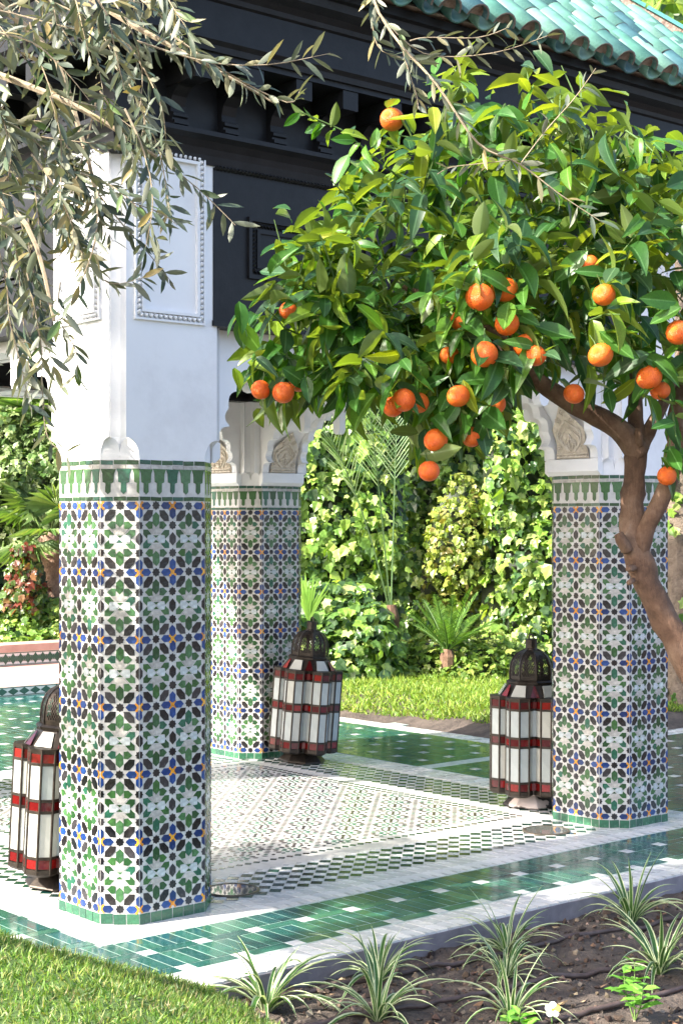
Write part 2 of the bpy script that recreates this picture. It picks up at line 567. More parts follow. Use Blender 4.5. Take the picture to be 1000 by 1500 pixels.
def cell_items(n):
    """(kind, centre, polygon in cell units, y down) for a face n cells wide"""
    out = []
    def q(kind, poly, ox, oy, mx=False, my=False):
        pts = []
        for (x, y) in poly:
            if mx: x = 723 - x
            if my: y = 1235 - y
            pts.append((x + ox, y + oy))
        if mx != my: pts = pts[::-1]
        out.append((kind, pts))
    for j in range(ROWS + 1):
        for i in range(n + 1):
            ox, oy = i * 723, j * 1235
            q('yellow', flower_poly(), ox, oy)
            if i < n: q('blue', ARM, ox, oy)
            if i > 0: q('blue', rot90(ARM, 2), ox, oy)
            if j < ROWS: q('blue', rot90(ARM, 1), ox, oy)
            if j > 0: q('blue', rot90(ARM, 3), ox, oy)
            if i < n: q('black', star_poly(), ox + 361.5, oy)
            if j < ROWS:
                q('black', star_poly(), ox, oy + 362); q('black', star_poly(), ox, oy + 873)
                q('black', [(0, 500), (66, 568), (66, 667), (0, 735), (-66, 667), (-66, 568)], ox, oy)
            if i < n and j < ROWS:
                for mx in (0, 1):
                    for my in (0, 1):
                        q('black', [(180, 85), (283, 85), (272, 185), (185, 275), (90, 275), (96, 182)], ox, oy, mx, my)
                        q('green', [(130, 360), (205, 292), (280, 300), (280, 422), (205, 432)], ox, oy, mx, my)
                        q('green', [(85, 448), (177, 446), (255, 530), (175, 540), (160, 600), (85, 530)], ox, oy, mx, my)
                for my in (0, 1):
                    q('green', [(361, 130), (427, 190), (427, 330), (361, 395), (294, 330), (294, 190)], ox, oy, 0, my)
                    q('green', [(308, 552), (415, 552), (361, 600)], ox, oy, 0, my)
                    q('cream', [(296, 345), (361, 404), (426, 345), (438, 440), (524, 444), (444, 532), (279, 532), (199, 444), (284, 440)], ox, oy, 0, my)
                for mx in (0, 1):
                    q('white', [(176, 548), (286, 548), (352, 617), (286, 690), (176, 690), (160, 617)], ox, oy, mx, 0)
    return out
def clip_u(poly, lo, hi):
    for sgn, lim in ((1, lo), (-1, hi)):
        res = []
        for k in range(len(poly)):
            a, b_ = poly[k], poly[(k + 1) % len(poly)]
            da, db = sgn * (a[0] - lim), sgn * (b_[0] - lim)
            if da >= 0: res.append(a)
            if (da >= 0) != (db >= 0):
                t = da / (da - db)
                res.append((lim, a[1] + (b_[1] - a[1]) * t))
        poly = res
        if len(poly) < 3: return []
    return poly
def area(p): return abs(sum(p[i][0] * p[(i + 1) % len(p)][1] - p[(i + 1) % len(p)][0] * p[i][1] for i in range(len(p)))) / 2

OCT = [(-H, FH), (-H, -FH), (-FH, -H), (FH, -H), (H, -FH), (H, FH), (FH, H), (-FH, H)]
def face_tiles(n):
    """polygons in metres (x along the face, y = height) with their kind"""
    res = []
    wid = n * W
    for kind, p in cell_items(n):
        p = clip_u(p, 9, n * 723 - 9)
        if len(p) < 3: continue
        q = [(a * K, Z0 - b_ * KV) for a, b_ in p][::-1]
        if area(q) > 1e-5: res.append((kind, q))
    per = W / 2.5; k2 = .0001957
    mer = [(-140, 0), (-108, -85), (-102, -240), (-52, -260), (-52, -415), (0, -460), (52, -415), (52, -260), (102, -240), (108, -85), (140, 0)]
    off = .5
    k = -1
    while (k + off) * per < wid + per:
        cx = (k + off) * per
        pts = clip_u([(cx + a * k2, 1.741 + b_ * k2) for a, b_ in mer], .001, wid - .001)
        if len(pts) > 2 and area(pts) > 2e-5: res.append(('strip' if False else 'green', pts))
        k += 1
    def course(kind, z0, z1, step):
        m = max(1, round(wid / step)); d = wid / m
        for i in range(m):
            a, b_ = i * d + .0012, (i + 1) * d - .0012
            res.append((kind, [(a, z0), (b_, z0), (b_, z1), (a, z1)]))
    course('strip', 1.7615, 1.7785, .052)
    course('cream', 1.7455, 1.7595, .052)
    course('strip', 1.6225, 1.638, .05)
    course('skirt', .0015, .041, .05)
    return res
FT = {1: face_tiles(1), 2: face_tiles(2)}
zmesh = {}
def zellige(kind, poly, i):
    key = (kind, i, tuple((round(a, 4), round(b_, 4)) for a, b_ in poly))
    if key not in zmesh:
        m_ = MB(); m_.prism(poly, -.004, .0016, I4, COLS[kind][i], .0008)
        me = m_.mesh(kind + '_tile'); me.materials.append(GLAZE)
        zmesh[key] = me
    return zmesh[key]

def column(cx, cy, nsingle):
    mb = MB()
    mb.add([(cx + a, cy + b_, z) for z in (-.02, ZT) for a, b_ in OCT],
           [(k, (k + 1) % 8, 8 + (k + 1) % 8, 8 + k) for k in range(8)] + [tuple(range(8, 16))])
    body = mb.obj('column', GROUT, PAV)
    cand = []
    for e in range(8):
        a, b_ = Vector((*OCT[e], 0)), Vector((*OCT[(e + 1) % 8], 0))
        t = (b_ - a).normalized()
        nrm = Vector((t.y, -t.x, 0))
        n = 2 if e % 2 == 0 else 1
        M3 = Matrix((t, Vector((0, 0, 1)), nrm)).transposed()
        org = Vector((cx, cy, 0)) + a
        vis = nrm.dot((CAM - org).normalized())
        for kind, p in FT[n]:
            cand.append((area(p) * max(vis, 0), kind, p, org, M3))
    cand.sort(key=lambda c: -c[0])
    rest = MB()
    for k, (sc, kind, p, org, M3) in enumerate(cand):
        i = random.randrange(len(COLS[kind]))
        mx = sum(q[0] for q in p) / len(p); my = sum(q[1] for q in p) / len(p)
        loc = org + M3 @ Vector((mx, my, 0))
        tilt = Matrix.Rotation(random.gauss(0, .014), 3, 'X') @ Matrix.Rotation(random.gauss(0, .014), 3, 'Y') @ Matrix.Rotation(random.gauss(0, .02), 3, 'Z')
        loc += M3 @ Vector((random.gauss(0, .0005), random.gauss(0, .0006), random.uniform(-.0003, .0006)))
        gk = 1.09 if kind in ('green', 'black') else 1.05 if kind == 'blue' else 1.0
        lp = [(round((q[0] - mx) * gk, 5), round((q[1] - my) * gk, 5)) for q in p]
        Mt = M3 @ tilt
        if k < nsingle and sc > 0:
            put(kind + '_tile', zellige(kind, lp, i), loc, body, rot=Mt.to_quaternion())
        else:
            M_ = Matrix.Translation(loc) @ Mt.to_4x4()
            rest.prism(lp, -.004, .0016, M_, jit(COLS[kind][i], .08), .0008)
    rest.obj('small_mosaic', GLAZE, body, kind='stuff')
    return body
column(0, 0, 300)
column(L1, 0, 220)
column(L1, L2, 140)
column(0, L2, 0)

# piers above the tiled shafts: plaster, notched corners that end in small curved stops
def pier(cx, cy, sxo, syo):
    mb = MB()
    levels = []
    for k in range(13):
        f = k / 12
        c_ = .152 + .060 * (1 - math.sqrt(max(0, 1 - f * f)))
        uE = (H - c_) / math.sqrt(2)
        t = max(0, (f - .25) / .75)
        wg = .034 * (1 - math.sqrt(max(0, 1 - t * t)))
        levels.append((ZT + .086 * f, c_, uE, min(wg, uE), .014 * min(1, t * 3)))
    levels.append((ZT + .0865, .212, .034, .034, .014)); levels.append((3.02, .212, .034, .034, .014))
    ns = len(levels); NR = 28
    for (z, c_, uE, wg, dep) in levels:
        def cp(u_, d_): return (-.206 - u_ * .7071 + d_ * .7071, -.206 + u_ * .7071 + d_ * .7071)
        q = [(-H, -c_), cp(uE, 0), cp(wg, 0), cp(0, dep), cp(-wg, 0), cp(-uE, 0), (-c_, -H)]
        ring = q + [(-y, x) for x, y in q] + [(-x, -y) for x, y in q] + [(y, -x) for x, y in q]
        mb.v.extend([(cx + x, cy + y, z) for x, y in ring])
    for i in range(ns - 1):
        for k in range(NR):
            a = i * NR + k; b_ = i * NR + (k + 1) % NR
            mb.f.append((a, b_, b_ + NR, a + NR)); mb.c.append((.8,) * 3)
    mb.f.append(tuple((ns - 1) * NR + k for k in range(NR))); mb.c.append((.8,) * 3)
    o = mb.obj('pier', PLASTER, PAV)
    # framed panels on the two outer faces
    for (ax, sg) in ((0, sxo), (1, syo)):
        fr = MB()
        def place(u_, z, h):
            return (cx + sg * (H + h), cy + u_, z) if ax == 0 else (cx + u_, cy + sg * (H + h), z)
        def bar(u0, u1, z0, z1, h):
            pts = [place(a, z, hh) for hh in (-.001, h) for a, z in ((u0, z0), (u1, z0), (u1, z1), (u0, z1))]
            fr.add(pts, [(4, 5, 6, 7), (0, 1, 5, 4), (1, 2, 6, 5), (2, 3, 7, 6), (3, 0, 4, 7)])
        u0, u1, z0, z1 = -.178, .15, 2.315, 2.985
        if (ax == 0 and sg > 0) or (ax == 1 and sg > 0): u0, u1 = -.16, .16
        if ax == 0 and sg < 0: u0, u1 = -.16, .178
        t = .030
        bar(u0, u1, z0, z0 + .008, .012); bar(u0, u1, z1 - .008, z1, .012); bar(u0, u0 + .008, z0 + .008, z1 - .008, .012); bar(u1 - .008, u1, z0 + .008, z1 - .008, .012)
        i0 = t + .006
        bar(u0 + t, u1 - t, z0 + t, z0 + i0 + .006, .016); bar(u0 + t, u1 - t, z1 - i0 - .006, z1 - t, .016)
        bar(u0 + t, u0 + i0 + .006, z0 + i0 + .006, z1 - i0 - .006, .016); bar(u1 - i0 - .006, u1 - t, z0 + i0 + .006, z1 - i0 - .006, .016)
        def rope(a0, b0, a1, b1):
            ln = math.hypot(a1 - a0, b1 - b0); m = int(ln / .021)
            da, db = (a1 - a0) / ln, (b1 - b0) / ln
            for k in range(m):
                f = (k + .5) / m
                ca, cb = a0 + (a1 - a0) * f, b0 + (b1 - b0) * f
                p0 = (ca - da * .008 - db * .009, cb - db * .008 + da * .009); p1 = (ca + da * .008 + db * .009, cb + db * .008 - da * .009)
                fr.tube([place(p0[0], p0[1], .003), place(ca, cb, .011), place(p1[0], p1[1], .003)], [.004, .0085, .004], 6)
        m_ = .019
        rope(u0 + m_, z0 + m_, u1 - m_, z0 + m_); rope(u0 + m_, z1 - m_, u1 - m_, z1 - m_)
        rope(u0 + m_, z0 + m_, u0 + m_, z1 - m_); rope(u1 - m_, z0 + m_, u1 - m_, z1 - m_)
        fr.obj('panel_frame', PLASTER, o)
for cx, cy, a, b_ in ((0, 0, -1, -1), (L1, 0, 1, -1), (L1, L2, 1, 1), (0, L2, -1, 1)): pier(cx, cy, a, b_)

# lobed arches between the piers
ARC = [(.290, 1.870), (.345, 1.930), (.338, 2.005), (.398, 2.078), (.485, 2.148), (.570, 2.200), (.648, 2.238)]
PEND = [(.652, 2.200), (.650, 2.135), (.662, 2.112), (.684, 2.104), (.706, 2.112), (.718, 2.135), (.716, 2.200)]   # hanging cusp
ARC2 = [(.722, 2.245), (.80, 2.272), (.92, 2.290), (1.10, 2.299)]
def lobed(Lw):
    half = [(.262, 1.862), (.285, 1.862)]
    for part in (ARC, ARC2):
        for k in range(len(part) - 1):
            (s0, z0), (s1, z1) = part[k], part[k + 1]
            m = 7
            ln = math.hypot(s1 - s0, z1 - z0); nx_, nz_ = -(z1 - z0) / ln, (s1 - s0) / ln
            for i in range(m):
                f = i / m
                bul = math.sin(math.pi * f) * ln * (.30 if part is ARC else .12)
                half.append((s0 + (s1 - s0) * f + nx_ * bul, min(2.306, z0 + (z1 - z0) * f + nz_ * bul)))
        half.append(part[-1])
        if part is ARC: half += PEND
    return half + [(Lw - s_, z) for s_, z in half[::-1]]
def arch(ax, at_, Lw, outer):
    """wall line along x (ax=0, y=at_) or along y (ax=1, x=at_)"""
    def pt(s_, z, h): return (s_, at_ + h, z) if ax == 0 else (at_ + h, s_, z)
    ZB = 2.319
    lob = lobed(Lw)
    plain = [(.262, 1.862), (.280, 1.96), (.315, 2.06), (.385, 2.14), (.48, 2.21), (.62, 2.26), (.8, 2.295), (1.0, 2.305)]
    plain = plain + [(Lw - s_, z) for s_, z in plain[::-1]]
    def strip(prof, h0, h1):
        mb = MB()
        pr = list(prof) + [(prof[-1][0], ZB), (prof[0][0], ZB)]
        n = len(pr)
        for h in (h0, h1): mb.v.extend([pt(s_, z, h) for s_, z in pr])
        mb.f += [tuple(range(n)), tuple(range(2 * n - 1, n - 1, -1))] + [((k + 1) % n, k, n + k, n + (k + 1) % n) for k in range(n)]
        mb.c += [(.8,) * 3] * (n + 2)
        return mb
    w = strip([(s_, min(z, ZB - .004)) for s_, z in plain], -.118, .118).obj('arch', PLASTER, PAV)
    strip(lob, -.168, -.120).obj('lobed_trim', PLASTER, w)
    strip(lob, .120, .168).obj('lobed_trim', PLASTER, w)
    # impost blocks and carved stucco on the springing
    for side in (0, 1):
        def sp(s_): return s_ if side == 0 else Lw - s_
        mb = MB()
        a = [(.255, 1.78), (.268, 1.78), (.292, 1.80), (.292, 1.862), (.255, 1.862)]
        for h in (-.172, .172): mb.v.extend([pt(sp(s_), z, h) for s_, z in a])
        for k in range(5):
            mb.f.append((k, (k + 1) % 5, 5 + (k + 1) % 5, 5 + k)); mb.c.append((.8,) * 3)
        mb.f += [(0, 1, 2, 3, 4), (9, 8, 7, 6, 5)]; mb.c += [(.8,) * 3] * 2
        mb.obj('impost', PLASTER, w)
        # carved panel: u across (-1..1), v up (0..1) on the leaning springing
        def srf(u_, v, h):
            z = 1.866 + v * .26
            s_ = .280 + .020 * v + .085 * v * v
            return pt(sp(s_ + h), z, u_ * .108)
        mb = MB()
        NU, NV = 12, 14
        for j in range(NV + 1):
            v = j / NV
            half = 1.0 if v < .06 else (1.0 - .10 * math.sin(min(1, (v - .06) / .5) * math.pi) if v < .56 else max(.05, 1 - (v - .56) / .44 * .95))
            for i in range(NU + 1): mb.v.append(srf((i / NU * 2 - 1) * half, v, .004))
        for j in range(NV):
            for i in range(NU):
                a_ = j * (NU + 1) + i
                mb.f.append((a_, a_ + 1, a_ + NU + 2, a_ + NU + 1)); mb.c.append((.8,) * 3)
        def line(pts, r): mb.tube([srf(u_, v, .009) for u_, v in pts], r * 1.15, 5)
        line([(-.95, .03), (.95, .03)], .004); line([(-.95, .09), (.95, .09)], .004)
        for k in range(9): line([(-.9 + k * .2, .04), (-.8 + k * .2, .08)], .0025)
        for rr, th in ((1.0, .0055), (.78, .004), (.42, .004)):
            pts = []
            for k in range(17):
                t = k / 16 * 2 - 1
                pts.append((math.sin(t * math.pi * .92) * .72 * rr if abs(t) > .5 else t * 1.44 * rr, .14 + (1 - abs(t) ** 1.25) * .58 * rr))
            line(pts, th)
        for k in range(15):
            t = k / 14 * 2 - 1
            p = srf(math.sin(t * math.pi * .9) * .64 if abs(t) > .5 else t * 1.28, .15 + (1 - abs(t) ** 1.25) * .5, .007)
            mb.tube([p, Vector(p) + Vector((0, 0, .002))], .005, 6)
        for (cu, cv) in ((-.72, .2), (.72, .2), (-.62, .5), (.62, .5), (-.4, .72), (.4, .72), (0, .86), (-.2, .3), (.2, .3)):
            pts = [(cu + (1 - k / 14) * .17 * math.cos(k * .75 * (1 if cu > 0 else -1)), cv + (1 - k / 14) * .075 * math.sin(k * .75)) for k in range(14)]
            line(pts, .0032)
        tear = [(.0, .48), (.1, .36), (.13, .27), (.08, .2), (0, .18), (-.08, .2), (-.13, .27), (-.1, .36), (0, .48)]
        line(tear, .004)
        for i in range(5):
            for j in range(5):
                p = srf(-.08 + i * .04, .2 + j * .035 + (i % 2) * .015, .006); mb.tube([p, Vector(p) + Vector((0, 0, .002))], .0028, 5)
        mb.obj('carved_panel', STUCCO, w)
arch(0, 0, L1, -1); arch(0, L2, L1, 1); arch(1, 0, L2, -1); arch(1, L1, L2, 1)

# black wood frieze between the piers
def frieze(ax, at_, Lw, sg):
    def bx(mb, s0, s1, h0, h1, z0, z1):
        lo, hi = min(sg * h0, sg * h1), max(sg * h0, sg * h1)
        if ax == 0: mb.box(s0, s1, at_ + lo, at_ + hi, z0, z1)
        else: mb.box(at_ + lo, at_ + hi, s0, s1, z0, z1)
    def pt(s_, z, h): return (s_, at_ + sg * h, z) if ax == 0 else (at_ + sg * h, s_, z)
    mb = MB()
    bx(mb, .192, Lw - .192, .18, .264, 2.321, 2.945)
    bx(mb, .262, Lw - .262, -.264, .178, 2.322, 2.95)
    o = mb.obj('frieze_board', BLACKWOOD, PAV)
    e = MB(); bx(e, .188, Lw - .188, .17, .274, 2.318, 2.340); bx(e, .263, Lw - .263, -.274, -.17, 2.318, 2.340)
    e.obj('bottom_moulding', BLACKWOOD, o)
    e = MB()
    n = int((Lw - .39) / .018)
    for k in range(n):
        s_ = .195 + (k + .5) * (Lw - .39) / n
        e.tube([pt(s_ - .009, 2.938, .266), pt(s_, 2.946, .276), pt(s_ + .009, 2.954, .266)], [.004, .009, .004], 5)
    e.obj('rope_moulding', BLACKWOOD, o)
    m = 3; wd = (Lw - .72 - .28) / 3
    for k in range(m):
        s0 = .36 + k * (wd + .14); s1 = s0 + wd; z0, z1 = 2.523, 2.771
        e = MB()
        for q, (t, h) in enumerate(((.018, .277), (.062, .272))):
            d = 0 if q == 0 else .045
            a0, a1, b0, b1 = s0 + d, s1 - d, z0 + d, z1 - d
            th = .016
            bx(e, a0, a1, .26, h, b0, b0 + th); bx(e, a0, a1, .26, h, b1 - th, b1)
            bx(e, a0, a0 + th, .26, h, b0 + th, b1 - th); bx(e, a1 - th, a1, .26, h, b0 + th, b1 - th)
        d = .03
        for (a0, b0, a1, b1) in ((s0 + d, z0 + d, s1 - d, z0 + d), (s0 + d, z1 - d, s1 - d, z1 - d), (s0 + d, z0 + d, s0 + d, z1 - d), (s1 - d, z0 + d, s1 - d, z1 - d)):
            ln = math.hypot(a1 - a0, b1 - b0); mm = int(ln / .016); da, db = (a1 - a0) / ln, (b1 - b0) / ln
            for i in range(mm):
                f = (i + .5) / mm; ca, cb = a0 + (a1 - a0) * f, b0 + (b1 - b0) * f
                e.tube([pt(ca - da * .008 - db * .008, cb - db * .008 + da * .008, .264), pt(ca, cb, .272), pt(ca + da * .008 + db * .008, cb + db * .008 - da * .008, .264)], [.003, .006, .003], 4)
        e.obj('raised_panel', BLACKWOOD, o)
frieze(0, 0, L1, -1); frieze(0, L2, L1, 1); frieze(1, 0, L2, -1); frieze(1, L1, L2, 1)

# cornice, fascia and soffit run round the pavilion
def ring(prof, name, mat, parent, closed=False):
    mb = MB()
    n = len(prof)
    for o_, z in prof: mb.v.extend([(-o_, -o_, z), (L1 + o_, -o_, z), (L1 + o_, L2 + o_, z), (-o_, L2 + o_, z)])
    for i in range(n - 1 + (1 if closed else 0)):
        for k in range(4):
            a = i * 4 + k; b_ = i * 4 + (k + 1) % 4; j = (i + 1) % n
            mb.f.append((a, b_, j * 4 + (k + 1) % 4, j * 4 + k)); mb.c.append((.8,) * 3)
    return mb.obj(name, mat, parent)
corn = ring([(.20, 2.951), (.268, 2.951), (.272, 2.968), (.276, 2.985), (.285, 3.01), (.305, 3.035), (.33, 3.05), (.33, 3.068), (.268, 3.072), (.268, 3.36), (.20, 3.36)], 'cornice', BLACKWOOD, PAV, True)
ring([(.25, 3.300), (.478, 3.300), (.478, 3.322), (.492, 3.322), (.496, 3.345), (.512, 3.36), (.512, 3.372), (.498, 3.376), (.498, 3.505), (.510, 3.512), (.514, 3.53), (.535, 3.55), (.57, 3.57), (.575, 3.60), (.60, 3.605), (.60, 3.64), (.25, 3.66)], 'eaves_fascia', BLACKWOOD, PAV, True)
mb = MB(); mb.box(-.2, L1 + .2, -.2, L2 + .2, 2.99, 3.03); mb.obj('ceiling', BLACKWOOD, PAV)
# brackets under the eaves: curved corbel below, square beam end above
brk = MB()
prof = [(.0, 3.075), (.055, 3.075), (.055, 3.088), (.04, 3.09), (.04, 3.10), (.05, 3.105), (.05, 3.117), (.03, 3.125), (.028, 3.15), (.04, 3.185), (.075, 3.215), (.10, 3.222), (.10, 3.298), (0, 3.298)]
for sdx in (-.034, .034): brk.v.extend([(sdx, -p[0], p[1]) for p in prof])
npf = len(prof)
for k in range(npf): brk.f.append((k, (k + 1) % npf, npf + (k + 1) % npf, npf + k)); brk.c.append((.8,) * 3)
brk.f += [tuple(range(npf))[::-1], tuple(range(npf, 2 * npf))]; brk.c += [(.8,) * 3] * 2
brk.box(-.040, .040, -.205, -.0, 3.222, 3.2985)
bme = brk.mesh('bracket'); bme.materials.append(BLACKWOOD)
for ax, at_, Lw, sg in ((0, 0, L1, -1), (0, L2, L1, 1), (1, 0, L2, -1), (1, L1, L2, 1)):
    n = round(Lw / .235)
    for k in range(n + 1):
        s_ = k * Lw / n
        rz = {(0, -1): 0, (0, 1): math.pi, (1, -1): -math.pi / 2, (1, 1): math.pi / 2}[(ax, sg)]
        loc = (s_, at_ + sg * .267, 0) if ax == 0 else (at_ + sg * .267, s_, 0)
        put('bracket', bme, loc, PAV, rot=Matrix.Rotation(rz, 3, 'Z').to_quaternion())

# roof
OV = .62; ZR = 3.655; TP = .86
cxm, cym = L1 / 2, L2 / 2
ap = min(cxm, cym) + OV
mb = MB()
ridge = ZR + ap * TP
mb.add([(-OV, -OV, ZR), (L1 + OV, -OV, ZR), (L1 + OV, L2 + OV, ZR), (-OV, L2 + OV, ZR), (cxm, cym - (L2 - L1) / 2, ridge), (cxm, cym + (L2 - L1) / 2, ridge)],
       [(0, 1, 4), (1, 2, 5, 4), (2, 3, 5), (3, 0, 4, 5), (3, 2, 1, 0)])
roof = mb.obj('roof', MORTAR, PAV)
RT = [(.12, .28, .22), (.075, .21, .165), (.15, .34, .265), (.06, .16, .145), (.12, .28, .23), (.055, .14, .16), (.19, .37, .29)]
def tile_mesh(col, ln, r0, r1, conc=False):
    mb = MB(); n = 8
    for (yy, rr) in ((0, r0), (ln, r1)):
        for th in (0, .011):
            for k in range(n + 1):
                an = math.pi * k / n
                z = (rr - th) * math.sin(an)
                mb.v.append(((rr - th) * math.cos(an), yy, -z if conc else z))
    m = n + 1
    for k in range(n):
        mb.f.append((k, k + 1, 2 * m + k + 1, 2 * m + k)); mb.c.append(col)
        mb.f.append((m + k + 1, m + k, 3 * m + k, 3 * m + k + 1)); mb.c.append(col)
        mb.f.append((k + 1, k, m + k, m + k + 1)); mb.c.append(tuple(x * .5 for x in (.3, .25, .2)))
    return mb
covers = []
for c_ in RT:
    me = tile_mesh(c_, .27, .062, .052).mesh('roof_tile', True); me.materials.append(ROOFTILE); covers.append(me)
pitch = .162; expo = .20
ca, sa = 1 / math.hypot(1, TP), TP / math.hypot(1, TP)
rest = MB(); chan = MB(); mort = MB()
def roof_side(side, org, t, n_, length, single):
    """org: eave start, t: along the eave, n_: inward"""
    up = (n_ * ca + Vector((0, 0, sa)))
    nor = t.cross(up)
    nc = int(length / pitch)
    for i in range(nc + 1):
        s_ = (i + .5) * length / (nc + 1)
        run = min(s_, length - s_)
        for kind in (0, 1):
            ss = s_ + (.5 * length / (nc + 1) if kind else 0)
            run = min(ss, length - ss)
            rows = int((run / ca - .06) / expo) + 1
            for j in range(max(1, rows)):
                d = -.075 + j * expo + (.02 if kind else 0)
                p = org + t * ss + up * d + nor * ((.050 if kind == 0 else .052) + j * .0 + random.uniform(-.003, .003))
                tl = Matrix.Rotation(.035, 3, 'X')
                M3 = Matrix((t, up, nor)).transposed() @ tl @ Matrix.Rotation(random.gauss(0, .02), 3, 'Z') @ Matrix.Rotation(random.gauss(0, .02), 3, 'Y')
                if kind == 0:
                    if single: put('roof_tile', random.choice(covers), p, roof, rot=M3.to_quaternion())
                    else:
                        tm = tile_mesh(random.choice(RT), .27, .062, .052)
                        rest.add([p + M3 @ Vector(v) for v in tm.v], tm.f, tm.c[0])
                else:
                    tm = tile_mesh(jit(random.choice(RT)), .27, .056, .062, True)
                    chan.add([p + M3 @ Vector(v) for v in tm.v], tm.f, tm.c[0])
                if j == 0 and kind == 0:
                    q = [Vector((.05 * math.cos(math.pi * k / 8), .03, .05 * math.sin(math.pi * k / 8) * random.uniform(.9, 1.0))) for k in range(9)]
                    mort.add([p + M3 @ v for v in q] + [p + M3 @ Vector((v.x, .2, v.z)) for v in q],
                             [tuple(range(9))] + [(k, k + 1, 10 + k, 9 + k) for k in range(8)])
zv = Vector((0, 0, 1))
roof_side(0, Vector((-OV, -OV, ZR)), Vector((1, 0, 0)), Vector((0, 1, 0)), L1 + 2 * OV, True)
roof_side(1, Vector((L1 + OV, -OV, ZR)), Vector((0, 1, 0)), Vector((-1, 0, 0)), L2 + 2 * OV, False)
roof_side(2, Vector((L1 + OV, L2 + OV, ZR)), Vector((-1, 0, 0)), Vector((0, -1, 0)), L1 + 2 * OV, False)
roof_side(3, Vector((-OV, L2 + OV, ZR)), Vector((0, -1, 0)), Vector((1, 0, 0)), L2 + 2 * OV, False)
rest.obj('far_roof_tiles', ROOFTILE, roof, smooth=True, kind='stuff')
chan.obj('channel_tiles', ROOFTILE, roof, smooth=True, kind='stuff')
mort.obj('eaves_mortar', MORTAR, roof)
for cxs_, cys_ in ((-OV, -OV), (L1 + OV, -OV), (L1 + OV, L2 + OV), (-OV, L2 + OV)):
    mb = MB()
    a = Vector((cxs_, cys_, ZR)); b_ = Vector((cxm, cym, ridge))
    d = (b_ - a).normalized(); s_ = d.cross(zv).normalized(); nn = s_.cross(d)
    M_ = Matrix.Translation(a + nn * .03) @ Matrix((s_, d, nn)).transposed().to_4x4()
    mb.box(-.075, .075, 0, (b_ - a).length, 0, .075, M=M_)
    hip = mb.obj('hip_ridge', MORTAR, roof)
    yy = -.02; ln = (b_ - a).length
    cap = MB()
    while yy < ln - .3:
        cc = jit(random.choice([(.05, .22, .24), (.07, .28, .28), (.09, .30, .27)]))
        cap.box(-.088, .088, yy, yy + .292, .076, .096, cc, M=M_, bev=.004)
        yy += .30
    cap.obj('ridge_cap_tiles', ROOFTILE, roof)

# ------------------------------------------------------------------ lanterns
WP = [(.40, .43, .42), (.35, .38, .37), (.44, .44, .40)]
RP = [(.11, .006, .006), (.19, .009, .008), (.07, .005, .006)]
BZ, BH = .078, .515
TR, TC = .072, .150                               # tube radius, ring radius
ROWSP = [(.024, .062, 'red_pane'), (.074, .252, 'white_pane'), (.264, .300, 'red_pane'), (.312, .450, 'white_pane'), (.462, .498, 'red_pane')]
side = 2 * TR * math.sin(math.pi / 8)
apo = TR * math.cos(math.pi / 8)
tf = MB()
tf.lathe([(TR - .002, 0), (TR - .002, BH)], 8, rot=math.pi / 8)
tf.lathe([(TR - .012, -.012), (TR + .004, 0), (TR + .004, .020), (TR - .001, .021)], 8, rot=math.pi / 8)
tf.lathe([(TR - .001, BH - .013), (TR + .004, BH - .012), (TR + .006, BH + .004), (TR - .012, BH + .006)], 8, rot=math.pi / 8)
for k in range(8):
    an = math.pi / 8 + k * math.pi / 4
    tf.tube([(TR * math.cos(an), TR * math.sin(an), 0), (TR * math.cos(an), TR * math.sin(an), BH)], .0058, 6)
    a2 = an + math.pi / 8
    M_ = Matrix.Rotation(a2, 4, 'Z') @ Matrix.Translation((apo, 0, 0))
    for z in (.068, .258, .306, .456): tf.box(-.004, .0042, -side / 2, side / 2, z - .006, z + .006, M=M_)
tube_me = tf.mesh('lantern_tube'); tube_me.materials.append(IRON)
pane_me = {}
def pane_mesh(nm, h, w, col, i):
    k = (nm, round(h, 3), round(w, 3), i)
    if k not in pane_me:
        m_ = MB(); m_.box(-.002, .0016, -w / 2, w / 2, -h / 2, h / 2, col)
        me = m_.mesh(nm); me.materials.append(PANE); pane_me[k] = me
    return pane_me[k]

def child(name, me, parent, loc=(0, 0, 0), rz=0.0):
    o = bpy.data.objects.new(name, me); C.objects.link(o)
    o.parent = parent; o.location = loc; o.rotation_euler = (0, 0, rz)
    return o
def mesh_of(mb, name, mat, smooth=False):
    me = mb.mesh(name, smooth); me.materials.append(mat); return me

foot = MB()
foot.lathe([(.150, 0), (.155, .006), (.152, .012), (.098, .062), (.100, .080)], 8, rot=math.pi / 8)
foot_me = mesh_of(foot, 'foot', IRON)
m, nt, b = mat_new('peeling_lantern_foot')
n = tex_noise(nt, 7, 4, .5)
r = ramp(nt, n.outputs[0], [(.50, (.03, .025, .022)), (.52, (.50, .42, .38)), (.60, (.62, .52, .47))])
L(nt, r.outputs[0], b.inputs['Base Color']); b.inputs['Roughness'].default_value = .7
foot2 = MB(); foot2.v, foot2.f, foot2.c = list(foot.v), list(foot.f), list(foot.c)
foot2_me = mesh_of(foot2, 'foot', m)
core = MB()
core.lathe([(.13, BZ - .004), (.15, BZ), (.15, BZ + BH), (.14, BZ + BH + .006)], 12)
core.lathe([(.178, BZ + BH + .001), (.132, BZ + BH + .068), (.134, BZ + BH + .072)], 12, rot=math.pi / 12)
core_me = mesh_of(core, 'body_core', IRON)
dome = MB()
dz = BZ + BH + .068
dome.lathe([(.118, dz), (.136, dz + .004), (.138, dz + .014), (.128, dz + .022), (.118, dz + .024)], 8, rot=math.pi / 8)
ring_me = mesh_of(dome, 'dome_collar', IRON)
dome = MB()
prof = [(.116, 0), (.118, .02), (.118, .05), (.114, .08), (.105, .108), (.090, .132), (.068, .15), (.036, .162)]
